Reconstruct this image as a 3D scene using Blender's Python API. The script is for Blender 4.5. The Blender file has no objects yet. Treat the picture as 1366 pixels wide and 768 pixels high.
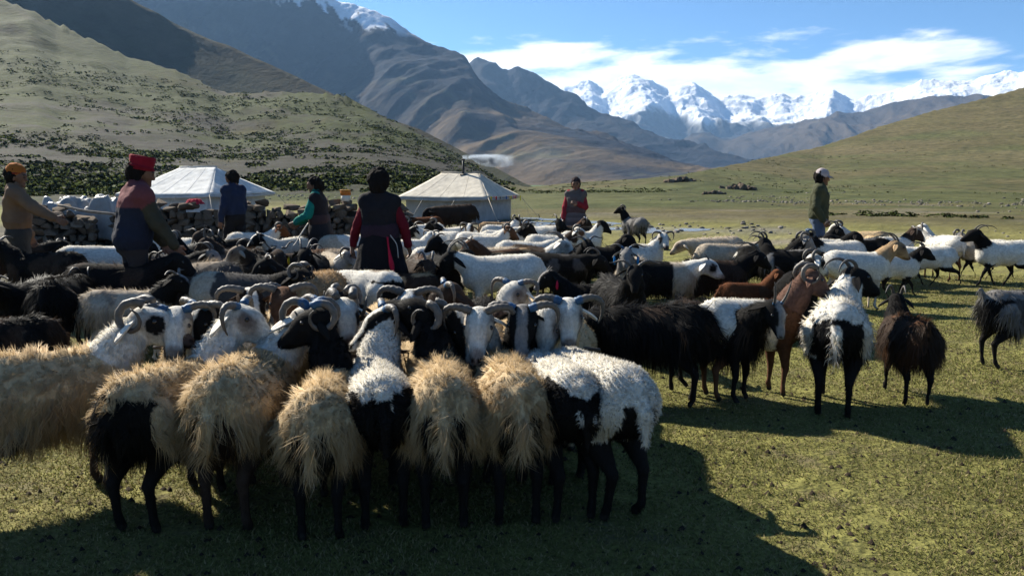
import bpy, math, random
import numpy as np
from math import radians, sin, cos, pi, tan, atan2

SC = bpy.context.scene
COL = SC.collection
rng = np.random.default_rng(7)
random.seed(7)

# ------------------------------------------------------------------ camera, world, sun, exposure
CAM_H = 1.55
FPX = 1060.0                      # focal length in pixels of a 1366 px wide frame
TANP = (384 - 238) / FPX
PITCH = math.atan(TANP)
cam_d = bpy.data.cameras.new('camera')
cam = bpy.data.objects.new('camera', cam_d)
COL.objects.link(cam)
cam.location = (0, 0, CAM_H)
cam.rotation_euler = (pi / 2 - PITCH, 0, 0)
cam_d.sensor_width = 36
cam_d.lens = 36 * FPX / 1366
cam_d.clip_start = 0.05
cam_d.clip_end = 60000
SC.camera = cam
SC.render.resolution_x, SC.render.resolution_y = 1024, 575

SUN_AZ = radians(-45)             # left of straight ahead
SUN_EL = radians(36.5)
sund = np.array([sin(SUN_AZ) * cos(SUN_EL), cos(SUN_AZ) * cos(SUN_EL), sin(SUN_EL)])
world = bpy.data.worlds.new('World')
SC.world = world
world.use_nodes = True
sl = bpy.data.lights.new('sun', 'SUN')
sl.energy = 5.0
sl.angle = radians(0.5)
sl.color = (1.0, 0.94, 0.82)
so = bpy.data.objects.new('sun', sl)
COL.objects.link(so)
from mathutils import Vector, Matrix
so.rotation_euler = Vector(-sund).to_track_quat('-Z', 'Y').to_euler()
so.location = (-60, 60, 80)
SC.view_settings.view_transform = 'Standard'
SC.view_settings.look = 'None'
SC.view_settings.exposure = 1.22
SC.view_settings.gamma = 1.0
SC.cycles.max_bounces = 5
SC.cycles.diffuse_bounces = 1
SC.cycles.glossy_bounces = 2
SC.cycles.transmission_bounces = 2
SC.cycles.volume_bounces = 0
SC.cycles.transparent_max_bounces = 12
SC.cycles.caustics_reflective = False
SC.cycles.caustics_refractive = False


class NT:
    """small node-tree helper"""
    def __init__(s, tree, clear=True):
        s.t = tree
        if clear:
            tree.nodes.clear()

    def n(s, kind, ins=None, **kw):
        nd = s.t.nodes.new('ShaderNode' + kind)
        for k, v in kw.items():
            setattr(nd, k, v)
        for k, v in (ins or {}).items():
            s.set(nd, k, v)
        return nd

    def set(s, nd, k, v):
        sock = nd.inputs[k]
        if isinstance(v, bpy.types.NodeSocket):
            s.t.links.new(v, sock)
        else:
            if isinstance(v, (tuple, list)) and len(v) == 3 and sock.type == 'RGBA':
                v = (*v, 1)
            sock.default_value = v

    def math(s, op, a, b=None, c=None, clamp=False):
        nd = s.n('Math', operation=op, use_clamp=clamp)
        s.set(nd, 0, a)
        if b is not None:
            s.set(nd, 1, b)
        if c is not None:
            s.set(nd, 2, c)
        return nd.outputs[0]

    def mix(s, f, a, b, blend='MIX'):
        nd = s.n('Mix', data_type='RGBA', blend_type=blend)
        s.set(nd, 0, f)
        s.set(nd, 6, a)
        s.set(nd, 7, b)
        return nd.outputs[2]

    def ramp(s, f, a, b, lo=0.0, hi=1.0, smooth=True):
        nd = s.n('MapRange', interpolation_type='SMOOTHSTEP' if smooth else 'LINEAR')
        s.set(nd, 0, f)
        s.set(nd, 1, a)
        s.set(nd, 2, b)
        s.set(nd, 3, lo)
        s.set(nd, 4, hi)
        return nd.outputs[0]

    def noise(s, vec, scale, detail=4, rough=0.55, dist=0.0):
        nd = s.n('TexNoise', {'Scale': scale, 'Detail': detail, 'Roughness': rough, 'Distortion': dist})
        if vec is not None:
            s.set(nd, 'Vector', vec)
        return nd.outputs[0]


# sky: physical sky with thin and banked clouds as a function of direction, all round the horizon
w = NT(world.node_tree)
sky = w.n('TexSky', sky_type='NISHITA', sun_disc=False, sun_elevation=SUN_EL, sun_rotation=SUN_AZ,
          altitude=4200, air_density=1.0, dust_density=0.6, ozone_density=1.2)
tc = w.n('TexCoord')
dirv = tc.outputs['Generated']
sep = w.n('SeparateXYZ', {0: dirv})
el = w.math('ARCSINE', sep.outputs[2])
azn = w.math('ARCTAN2', sep.outputs[0], sep.outputs[1])
cv = w.n('CombineXYZ', {0: w.math('MULTIPLY', azn, 1.0), 1: w.math('MULTIPLY', el, 3.6), 2: 0.37})
warp = w.noise(cv.outputs[0], 5.0, 3)
cv2 = w.n('CombineXYZ', {0: w.math('ADD', azn, w.math('MULTIPLY', warp, 0.06)), 1: w.math('ADD', w.math('MULTIPLY', el, 4.2), w.math('MULTIPLY', warp, 0.07)), 2: 0.9})
n1 = w.noise(cv2.outputs[0], 9.0, 9, 0.56)
n2 = w.noise(cv.outputs[0], 2.3, 3, 0.5)
# bank: thick below ~9 degrees, ragged top that varies round the horizon
bank_top = w.math('ADD', w.math('ADD', 0.093, w.math('MULTIPLY', w.math('COSINE', w.math('SUBTRACT', azn, 0.15)), 0.052)), w.math('MULTIPLY', w.math('SUBTRACT', n2, 0.5), 0.13))
bank = w.ramp(w.math('SUBTRACT', w.math('ADD', bank_top, w.math('MULTIPLY', w.math('SUBTRACT', n1, 0.5), 0.13)), el), 0.0, 0.028)
cv3 = w.n('CombineXYZ', {0: azn, 1: w.math('MULTIPLY', el, 9.0), 2: 7.7})
n3 = w.noise(cv3.outputs[0], 5.5, 8, 0.62)
wisps = w.math('MULTIPLY', w.ramp(n3, 0.76, 0.84), w.ramp(el, 0.12, 0.2))
cl = w.math('MAXIMUM', bank, w.math('MULTIPLY', wisps, 0.85), clamp=True)
n4 = w.noise(cv2.outputs[0], 16.0, 6, 0.6)
ccol = w.mix(w.ramp(n4, 0.3, 0.7), (0.72, 0.79, 0.88), (1.0, 1.0, 1.0))
SKY_K = 0.05
cbright = w.n('VectorMath', operation='SCALE', ins={0: ccol, 'Scale': 0.70 / SKY_K})
skyc = w.mix(1.0, sky.outputs[0], (0.80, 1.16, 1.36), 'MULTIPLY')
mixc = w.mix(cl, skyc, cbright.outputs[0])
bg = w.n('Background', {'Color': mixc, 'Strength': SKY_K})
wo = w.n('OutputWorld')
world.node_tree.links.new(bg.outputs[0], wo.inputs[0])


# ------------------------------------------------------------------ helpers
def lin(o):
    COL.objects.link(o)
    return o


def mesh_np(name, v, quads=None, tris=None, col=None, smooth=True, colname='Col', nor=None):
    me = bpy.data.meshes.new(name)
    v = np.asarray(v, np.float32)
    parts, tot = [], []
    if quads is not None and len(quads):
        q = np.asarray(quads, np.int32)
        parts.append(q.ravel())
        tot.append(np.full(len(q), 4, np.int32))
    if tris is not None and len(tris):
        t = np.asarray(tris, np.int32)
        parts.append(t.ravel())
        tot.append(np.full(len(t), 3, np.int32))
    loops = np.concatenate(parts)
    tot = np.concatenate(tot)
    st = np.zeros(len(tot), np.int32)
    st[1:] = np.cumsum(tot)[:-1]
    me.vertices.add(len(v))
    me.vertices.foreach_set('co', v.ravel())
    me.loops.add(len(loops))
    me.loops.foreach_set('vertex_index', loops)
    me.polygons.add(len(tot))
    me.polygons.foreach_set('loop_start', st)
    me.polygons.foreach_set('loop_total', tot)
    if smooth:
        me.polygons.foreach_set('use_smooth', np.ones(len(tot), bool))
    me.update(calc_edges=True)
    if nor is not None:
        a = me.attributes.new('custom_normal', 'FLOAT_VECTOR', 'POINT')
        a.data.foreach_set('vector', np.ascontiguousarray(nor, np.float32).ravel())
    if col is not None:
        a = me.color_attributes.new(colname, 'FLOAT_COLOR', 'POINT')
        c = np.ones((len(v), 4), np.float32)
        c[:, :3] = col
        a.data.foreach_set('color', c.ravel())
    return me


def obj(name, me, mat=None, parent=None, loc=None, rot=None, kind=None):
    o = bpy.data.objects.new(name, me)
    if mat is not None and me is not None and not me.materials:
        me.materials.append(mat)
    if parent is not None:
        o.parent = parent
    if loc is not None:
        o.location = loc
    if rot is not None:
        o.rotation_euler = rot
    if kind:
        o['kind'] = kind
    return lin(o)


def tag(o, label, cat=None, group=None):
    o['label'] = label
    if cat:
        o['category'] = cat
    if group:
        o['group'] = group
    return o


class MB:
    """collects simple shapes into one mesh"""
    def __init__(s):
        s.v, s.q, s.t, s.n = [], [], [], 0

    def add(s, v, q=None, t=None):
        v = np.asarray(v, float)
        s.v.append(v)
        if q is not None and len(q):
            s.q.append(np.asarray(q) + s.n)
        if t is not None and len(t):
            s.t.append(np.asarray(t) + s.n)
        s.n += len(v)

    def box(s, c, size, rz=0):
        x, y, z = np.array(size) / 2
        v = np.array([[a, b, d] for a in (-x, x) for b in (-y, y) for d in (-z, z)])
        r = np.array([[cos(rz), -sin(rz), 0], [sin(rz), cos(rz), 0], [0, 0, 1]])
        s.add(v @ r.T + np.array(c), [[0, 1, 3, 2], [4, 6, 7, 5], [0, 4, 5, 1], [2, 3, 7, 6], [0, 2, 6, 4], [1, 5, 7, 3]])

    def tube(s, pts, rad, ns=8, cap=True):
        v, q, t = tube(pts, rad, ns, cap)
        s.add(v, q, t)

    def me(s, name, smooth=True, col=None):
        return mesh_np(name, np.concatenate(s.v), np.concatenate(s.q) if s.q else None,
                       np.concatenate(s.t) if s.t else None, col, smooth)


def tube(pts, rad, ns=8, cap=True):
    pts = np.asarray(pts, float)
    n = len(pts)
    rad = np.broadcast_to(np.asarray(rad, float), (n,))
    tg = np.gradient(pts, axis=0)
    tg /= np.linalg.norm(tg, axis=1)[:, None] + 1e-9
    up = np.array([0, 0, 1.0]) if abs(tg[0][2]) < 0.9 else np.array([1.0, 0, 0])
    a = np.cross(up, tg[0])
    a /= np.linalg.norm(a)
    vs = []
    for i in range(n):
        a = a - tg[i] * a.dot(tg[i])
        a /= np.linalg.norm(a) + 1e-9
        b = np.cross(tg[i], a)
        th = np.arange(ns) * 2 * pi / ns
        vs.append(pts[i] + rad[i] * (np.cos(th)[:, None] * a + np.sin(th)[:, None] * b))
    v = np.concatenate(vs)
    i, j = np.meshgrid(np.arange(n - 1), np.arange(ns), indexing='ij')
    q = np.stack([i * ns + j, i * ns + (j + 1) % ns, (i + 1) * ns + (j + 1) % ns, (i + 1) * ns + j], -1).reshape(-1, 4)
    t = None
    if cap:
        v = np.concatenate([v, pts[:1], pts[-1:]])
        k = np.arange(ns)
        t = np.concatenate([np.stack([np.full(ns, n * ns), (k + 1) % ns, k], -1),
                            np.stack([np.full(ns, n * ns + 1), (n - 1) * ns + k, (n - 1) * ns + (k + 1) % ns], -1)])
    return v, q, t


def bez(p, n=12):
    """smooth curve through the points p (Catmull-Rom)"""
    p = np.asarray(p, float)
    P = np.vstack([2 * p[0] - p[1], p, 2 * p[-1] - p[-2]])
    out = []
    for i in range(1, len(P) - 2):
        t = np.linspace(0, 1, n, endpoint=(i == len(P) - 3))[:, None]
        a, b, c, d = P[i - 1], P[i], P[i + 1], P[i + 2]
        out.append(0.5 * (2 * b + (c - a) * t + (2 * a - 5 * b + 4 * c - d) * t**2 + (3 * b - a - 3 * c + d) * t**3))
    return np.concatenate(out)


def _h(i, j, k, seed):
    i, j, k = (np.asarray(q).astype(np.int64) for q in (i, j, k))
    n = (i * 374761393 + j * 668265263 + k * 2147483647 + seed * 1274126177) & 0xFFFFFFFF
    n = ((n ^ (n >> 13)) * 1274126177) & 0xFFFFFFFF
    n = ((n ^ (n >> 16)) * 2246822519) & 0xFFFFFFFF
    return ((n ^ (n >> 15)) & 0xFFFFFF) / float(0xFFFFFF)


def vnoise(p, seed=0):
    """value noise in -1..1, p (...,2 or 3)"""
    p = np.asarray(p, float)
    if p.shape[-1] == 2:
        p = np.concatenate([p, np.zeros(p.shape[:-1] + (1,))], -1)
        i = np.floor(p).astype(np.int64)
        f = p - i
        f = f * f * f * (f * (f * 6 - 15) + 10)
        r = 0
        for a in (0, 1):
            for b in (0, 1):
                wgt = (f[..., 0] if a else 1 - f[..., 0]) * (f[..., 1] if b else 1 - f[..., 1])
                r = r + wgt * _h(i[..., 0] + a, i[..., 1] + b, i[..., 2], seed)
        return r * 2 - 1
    i = np.floor(p).astype(np.int64)
    f = p - i
    f = f * f * (3 - 2 * f)
    r = 0
    for a in (0, 1):
        for b in (0, 1):
            for c in (0, 1):
                wgt = (f[..., 0] if a else 1 - f[..., 0]) * (f[..., 1] if b else 1 - f[..., 1]) * (f[..., 2] if c else 1 - f[..., 2])
                r = r + wgt * _h(i[..., 0] + a, i[..., 1] + b, i[..., 2] + c, seed)
    return r * 2 - 1


def fbm(x, y, sc, octv=5, seed=0, gain=0.5, ridged=False):
    r, amp, tot = 0, 1.0, 0
    for k in range(octv):
        # rotate each octave so the lattice does not show
        a = 0.6 + 1.1 * k
        xx, yy = (x * cos(a) - y * sin(a)) / sc, (x * sin(a) + y * cos(a)) / sc
        n = vnoise(np.stack([xx, yy], -1), seed + k * 17)
        if ridged:
            n = 1 - 2 * np.abs(n)
        r = r + amp * n
        tot += amp
        amp *= gain
        sc = sc / 2.03
    return r / tot


def sstep(x, a, b):
    t = np.clip((np.asarray(x, float) - a) / (b - a), 0, 1)
    return t * t * (3 - 2 * t)


# photograph pixel -> azimuth / tangent of elevation, used to survey the hills at their own distances
def survey(pts):
    p = np.asarray(pts, float)
    cx, cy = (p[:, 0] - 683) / FPX, (384 - p[:, 1]) / FPX
    dy = cos(PITCH) + cy * sin(PITCH)
    dz = -sin(PITCH) + cy * cos(PITCH)
    az = np.arctan2(cx, dy)
    te = dz / np.hypot(cx, dy)
    return az, te


def gx(px, Y, z=0.35):
    """lateral position of something seen at column px that stands Y metres ahead"""
    return (px - 683) / FPX * (Y * cos(PITCH) + (CAM_H - z) * sin(PITCH))
# ------------------------------------------------------------------ materials
def mat_new(name):
    m = bpy.data.materials.new(name)
    m.use_nodes = True
    t = NT(m.node_tree)
    out = t.n('OutputMaterial')
    return m, t, out


def principled(t, out, col, rough=0.8, **kw):
    b = t.n('BsdfPrincipled')
    t.set(b, 'Base Color', col)
    t.set(b, 'Roughness', rough)
    b.inputs['Specular IOR Level'].default_value = kw.pop('spec', 0.3)
    for k, v in kw.items():
        t.set(b, k, v)
    t.t.links.new(b.outputs[0], out.inputs[0])
    return b


def mat_vcol(name, rough=0.85, nscale=30, namt=0.35, bump=0.0, bscale=80, spec=0.2, coords='Object'):
    m, t, out = mat_new(name)
    tcn = t.n('TexCoord')
    v = tcn.outputs[coords]
    a = t.n('Attribute', attribute_name='Col')
    nz = t.noise(v, nscale, 5, 0.6)
    f = t.ramp(nz, 0.25, 0.75, 1 - namt, 1 + namt, False)
    c = t.n('VectorMath', operation='SCALE', ins={0: a.outputs['Color'], 'Scale': f})
    b = principled(t, out, c.outputs[0], rough, spec=spec)
    if bump:
        bn = t.n('Bump', {'Strength': bump, 'Distance': 0.01, 'Height': t.noise(v, bscale, 6, 0.65)})
        t.set(b, 'Normal', bn.outputs[0])
    return m


def mat_plain(name, col, rough=0.8, nscale=20, namt=0.25, bump=0.0, bscale=60, spec=0.3, dist=0.01, sub=None):
    m, t, out = mat_new(name)
    tcn = t.n('TexCoord')
    v = tcn.outputs['Object']
    nz = t.noise(v, nscale, 6, 0.6)
    f = t.ramp(nz, 0.25, 0.75, 1 - namt, 1 + namt, False)
    c = t.n('VectorMath', operation='SCALE', ins={0: (*col,), 'Scale': f})
    b = principled(t, out, c.outputs[0], rough, spec=spec)
    if bump:
        bn = t.n('Bump', {'Strength': bump, 'Distance': dist, 'Height': t.noise(v, bscale, 5, 0.6)})
        t.set(b, 'Normal', bn.outputs[0])
    return m


def mat_strand(name, trans=0.25, rough=0.6, spec=0.13):
    m, t, out = mat_new(name)
    a = t.n('Attribute', attribute_name='Col')
    b = t.n('BsdfPrincipled')
    t.set(b, 'Base Color', a.outputs['Color'])
    t.set(b, 'Roughness', rough)
    b.inputs['Specular IOR Level'].default_value = spec
    tr = t.n('BsdfTranslucent', {'Color': a.outputs['Color']})
    mx = t.n('MixShader', {0: trans})
    t.t.links.new(b.outputs[0], mx.inputs[1])
    t.t.links.new(tr.outputs[0], mx.inputs[2])
    t.t.links.new(mx.outputs[0], out.inputs[0])
    return m


M_COAT = mat_vcol('short_coat', 0.9, 45, 0.3, 0.35, 160, 0.08)
M_WOOL = mat_strand('wool_strands', 0.38)
M_HORN = mat_vcol('horn', 0.55, 40, 0.35, 0.3, 90, 0.35)
M_EYE = mat_plain('eye', (0.012, 0.008, 0.005), 0.12, 20, 0.1, spec=0.6)
M_HILL = None


def ground_material():
    m, t, out = mat_new('pasture_ground')
    geo = t.n('NewGeometry')
    p = geo.outputs['Position']
    a = t.n('Attribute', attribute_name='Col')
    cam_r = t.n('VectorMath', operation='LENGTH', ins={0: p}).outputs['Value']
    fine = t.noise(p, 38.0, 5, 0.7)
    mid = t.noise(p, 5.5, 5, 0.6)
    big = t.noise(p, 0.35, 7, 0.62)
    huge = t.noise(p, 0.055, 6, 0.6)
    near = t.ramp(cam_r, 10.0, 40.0, 1.0, 0.0)
    f1 = t.ramp(fine, 0.25, 0.75, 0.4, 1.6, False)
    f2 = t.ramp(mid, 0.25, 0.75, 0.72, 1.28, False)
    f3 = t.ramp(big, 0.25, 0.75, 0.7, 1.3, False)
    f4 = t.ramp(huge, 0.3, 0.7, 0.8, 1.2, False)
    f = t.math('MULTIPLY', t.math('MULTIPLY', f2, f1), t.math('MULTIPLY', f3, f4))
    c = t.n('VectorMath', operation='SCALE', ins={0: a.outputs['Color'], 'Scale': f}).outputs[0]
    # worn soil and droppings between the blades
    soil = t.math('MULTIPLY', t.ramp(t.noise(p, 1.7, 7, 0.72), 0.52, 0.66), 0.75)
    c = t.mix(t.math('MULTIPLY', soil, near), c, (0.12, 0.098, 0.06))
    fleck = t.ramp(t.noise(p, 21.0, 3, 0.6), 0.66, 0.72)
    c = t.mix(t.math('MULTIPLY', fleck, 0.55), c, (0.05, 0.042, 0.028))
    hillm = t.ramp(cam_r, 45.0, 80.0, 0.0, 1.0)
    sp1 = t.ramp(t.noise(p, 0.42, 4, 0.65), 0.50, 0.60)
    c = t.mix(t.math('MULTIPLY', t.math('MULTIPLY', sp1, 0.55), hillm), c, (0.024, 0.031, 0.011))
    b = principled(t, out, c, 0.95, spec=0.1)
    h = t.math('ADD', t.math('MULTIPLY', mid, 0.6), t.math('MULTIPLY', fine, 0.4))
    bn = t.n('Bump', {'Strength': 0.7, 'Distance': 0.05, 'Height': h})
    bn2 = t.n('Bump', {'Strength': 0.5, 'Distance': 1.2, 'Height': big, 'Normal': bn.outputs[0]})
    t.set(b, 'Normal', bn2.outputs[0])
    return m


def mountain_material(name, sc):
    m, t, out = mat_new(name)
    geo = t.n('NewGeometry')
    p = geo.outputs['Position']
    a = t.n('Attribute', attribute_name='Col')
    n = t.noise(p, 1.0 / sc, 9, 0.65)
    f = t.ramp(n, 0.25, 0.75, 0.7, 1.3, False)
    c = t.n('VectorMath', operation='SCALE', ins={0: a.outputs['Color'], 'Scale': f}).outputs[0]
    b = principled(t, out, c, 0.95, spec=0.05)
    bn = t.n('Bump', {'Strength': 0.8, 'Distance': sc * 0.12, 'Height': t.noise(p, 2.5 / sc, 8, 0.65)})
    t.set(b, 'Normal', bn.outputs[0])
    return m


M_GROUND = ground_material()

# ------------------------------------------------------------------ terrain
L1 = np.array([(-420, -90, 470), (-100, -10, 440), (5, 6, 420), (40, 14, 410), (72, 36, 400), (128, 58, 380), (169, 76, 370), (236, 92, 350),
               (297, 121, 330), (360, 126, 318), (435, 129, 300), (492, 148, 280), (543, 168, 262), (605, 204, 235), (661, 240, 200),
               (700, 250, 175), (730, 256, 150)], float)
L1b = np.array([(-420, 36), (0, 38), (300, 40), (480, 46), (600, 60), (660, 80), (730, 105)], float)
RH = np.array([(640, 262, 120), (690, 252, 150), (720, 249, 150), (780, 243, 150), (850, 239, 150), (900, 235, 150), (940, 228, 165),
               (1015, 212, 240), (1100, 194, 330), (1200, 160, 420), (1300, 134, 480), (1366, 116, 520), (1750, 40, 620)], float)
RHb = np.array([(640, 60), (900, 52), (1020, 40), (1366, 30), (1750, 28)], float)


def _tab(T):
    az, te = survey(T[:, :2])
    return az, te


_l1az, _l1te = _tab(L1)
_rhaz, _rhte = _tab(RH)
_l1baz = survey(np.c_[L1b[:, 0], np.full(len(L1b), 250)])[0]
_rhbaz = survey(np.c_[RHb[:, 0], np.full(len(RHb), 250)])[0]


def hill_z(az, r, taz, tte, r1t, baz, r0t, p):
    te1 = np.interp(az, taz, tte)
    r1 = np.interp(az, taz, r1t)
    r0 = np.interp(az, baz, r0t)
    s = np.clip((r - r0) / (r1 - r0), 0, 1)
    te0 = -CAM_H / r0
    te = te0 + (te1 - te0) * s**p
    z = CAM_H + r * te
    z1 = CAM_H + r1 * te1
    zb = z1 - 0.0016 * (r - r1)**2 * (r < r1 + 120) - (0.38 * (r - r1 - 120) + 23) * (r >= r1 + 120)
    z = np.where(r > r1, zb, z)
    return np.where(r < r0, 0, z), s


VALLEY = -9.0


def ground_h(x, y):
    r = np.hypot(x, y)
    az = np.arctan2(x, y)
    zl, s1 = hill_z(az, r, _l1az, _l1te, L1[:, 2], _l1baz, L1b[:, 1], 0.92)
    zr, s2 = hill_z(az, r, _rhaz, _rhte, RH[:, 2], _rhbaz, RHb[:, 1], 0.85)
    zl = np.where(az > _l1az[-1], np.where(r > 95, zl - 400 * (az - _l1az[-1]) * sstep(r, 95, 150), 0), zl)
    zr = np.where(az < _rhaz[0], VALLEY * sstep(r, 100, 170), zr)
    far = sstep(r, 90, 200)
    z = np.where(r < 30, 0, np.maximum(zl, zr))
    z = np.maximum(z, VALLEY * far)
    fade = 1 - sstep(np.abs(az), radians(80), radians(120))
    z = np.where(r > 25, z * fade + (1 - fade) * VALLEY * far * 0, z)
    # folds, gullies and terracettes on the slopes
    env = sstep(r, 34, 80) * fade
    up = np.clip(z, 0, 60) / 60
    left = sstep(-az, -0.05, 0.02)
    g = fbm(x, y, 46, 5, 3, 0.5, True) * 4.2 * left + fbm(x, y, 30, 5, 5) * 1.5
    crest = np.maximum(s1 * (s1 < 1), s2 * (s2 < 1))
    z = z + env * g * (0.15 + 1.2 * up) * (1 - 0.75 * sstep(crest, 0.8, 1.0))
    z = z + fbm(x, y, 6.0, 4, 9) * 0.22 * sstep(r, 32, 70) * fade
    z = z + fbm(x, y, 1.3, 3, 21) * 0.014 * sstep(r, 1.0, 3.0)
    return z


def gz(x, y):
    return float(ground_h(np.array([float(x)]), np.array([float(y)]))[0])


# grid in polar steps: fine ahead, coarse behind
azs = np.concatenate([np.linspace(-pi, -0.70, 26)[:-1], np.linspace(-0.70, 0.70, 440), np.linspace(0.70, pi, 26)[1:-1]])
rs = np.concatenate([[0.4, 0.9, 1.5], np.geomspace(2.0, 34, 70), np.geomspace(34.6, 640, 190)[1:], np.geomspace(700, 9000, 13)])
AZ, R = np.meshgrid(azs, rs, indexing='ij')
GX, GY = R * np.sin(AZ), R * np.cos(AZ)
GZ = ground_h(GX, GY)
na, nr = len(azs), len(rs)


def ground_col(x, y, z, s=None):
    r = np.hypot(x, y)
    az = np.arctan2(x, y)
    n1 = fbm(x, y, 7, 5, 31)
    n2 = fbm(x, y, 38, 6, 33, 0.6)
    n3 = fbm(x, y, 3.2, 4, 37)
    grass = np.array([0.158, 0.150, 0.046])
    dry = np.array([0.185, 0.152, 0.070])
    olive = np.array([0.038, 0.048, 0.007])
    scree = np.array([0.036, 0.033, 0.026])
    dirt = np.array([0.085, 0.074, 0.060])
    c = grass + (dry - grass) * (sstep(n1, -0.1, 0.6) * (0.7 - .5 * sstep(r, 10, 16)))[..., None]
    left = sstep(-az, -0.02, 0.05)
    hill = sstep(r, 42, 60)
    cl = olive + (np.array([0.050, 0.045, 0.013]) - olive) * sstep(n2, 0.0, 0.4)[..., None]
    zz = np.clip(z, 0, 80)
    # grey scree low on the left hill, thin higher up
    low = np.exp(-((zz - 5) / 12.0)**2)
    scr = sstep(fbm(x, y, 20, 5, 41, 0.6, True) * 0.6 + n2 * 0.5 + low * 0.42, 0.14, 0.62)
    track = sstep(fbm(x * 1.0, y * 0.35, 9, 3, 47, 0.5, True), 0.72, 0.86) * low
    cl = cl + (scree - cl) * np.clip(scr + track, 0, 1)[..., None]
    # the cart road benched across the left hill
    te = (z - CAM_H) / np.maximum(r, 1)
    rd = np.exp(-((te - .0765 + .004 * np.sin(x * .03)) / .0016)**2) * sstep(-az, .40, .44) * (r < 330)
    cl = cl + (np.array([.075, .068, .058]) - cl) * rd[..., None] * .9
    mead = np.array([.082, .085, .033])
    cr = mead + (np.array([0.098, 0.084, 0.038]) - mead) * sstep(n2 + 0.25 * n1 + 0.012 * zz, -0.25, 0.35)[..., None]
    stony = sstep(n2 + 0.7 * n3, 0.25, 0.6) * np.exp(-((r - 75) / 45.0)**2)
    cr = cr + (np.array([0.17, 0.15, 0.125]) - cr) * stony[..., None] * 0.7
    dk = sstep(fbm(x * .55, y, 11, 5, 211, .6), -.05, .35) * sstep(r, 25, 32) * (1 - sstep(r, 110, 190))
    cr = cr + (np.array([.048, .058, .020]) - cr) * (dk * .8)[..., None]
    dry2 = sstep(fbm(x, y, 60, 5, 217, .6), 0, .4) * sstep(r, 120, 220)
    cr = cr + (np.array([.12, .098, .05]) - cr) * (dry2 * .7)[..., None]
    c = c + (left[..., None] * cl + (1 - left[..., None]) * cr - c) * np.where(left > .5, hill, sstep(r, 25, 34))[..., None]
    # trampled dung-dark soil round the wall and the camp on the left
    camp = sstep(-x + 0.6 * n3 * 3, -.2, 2.5) * sstep(y + n3 * 1.5, 8.0, 10.5) * (1 - sstep(y, 24, 30))
    c = c + (dirt - c) * camp[..., None] * 0.9
    # gravel by the stream and a dirt path
    gr = np.exp(-((y - (26.5 - 0.32 * (x - 1))) / 2.6)**2) * sstep(x, -3, 1) * (1 - sstep(x, 7, 10))
    c = c + (np.array([0.15, 0.14, 0.12]) - c) * np.clip(gr * (0.45 + n3), 0, 1)[..., None]
    pth = np.exp(-((y - (19.6 + 0.55 * (x - 7.0) + 0.8 * n1)) / 0.8)**2) * sstep(x, 3.5, 6.0) * (1 - sstep(x, 10, 13))
    c = c + (np.array([0.19, 0.165, 0.13]) - c) * (pth * 0.85)[..., None]
    vf = sstep(r, 180, 400) * (z < 0)
    c = c + (np.array([0.09, 0.125, 0.04]) - c) * vf[..., None]
    return np.clip(c, 0.01, 1)


gc = ground_col(GX, GY, GZ)
V = np.stack([GX, GY, GZ], -1).reshape(-1, 3)
V = np.vstack([V, [[0, 0, 0]]])
I, J = np.meshgrid(np.arange(na), np.arange(nr - 1), indexing='ij')
I2 = (I + 1) % na
Q = np.stack([I * nr + J, I * nr + J + 1, I2 * nr + J + 1, I2 * nr + J], -1).reshape(-1, 4)
k = np.arange(na)
T = np.stack([np.full(na, na * nr), k * nr, ((k + 1) % na) * nr], -1)
Ccol = np.vstack([gc.reshape(-1, 3), [[0.158, 0.150, 0.046]]])
ground = obj('ground', mesh_np('ground', V, Q[:, ::-1], T[:, ::-1], Ccol), M_GROUND, kind='structure')


def gsm(t, w_):
    k = int(max(1, w_ * 3))
    g = np.exp(-0.5 * (np.arange(-k, k + 1) / w_)**2)
    g /= g.sum()
    return np.convolve(np.pad(t, k, mode='edge'), g, 'valid')


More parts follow.
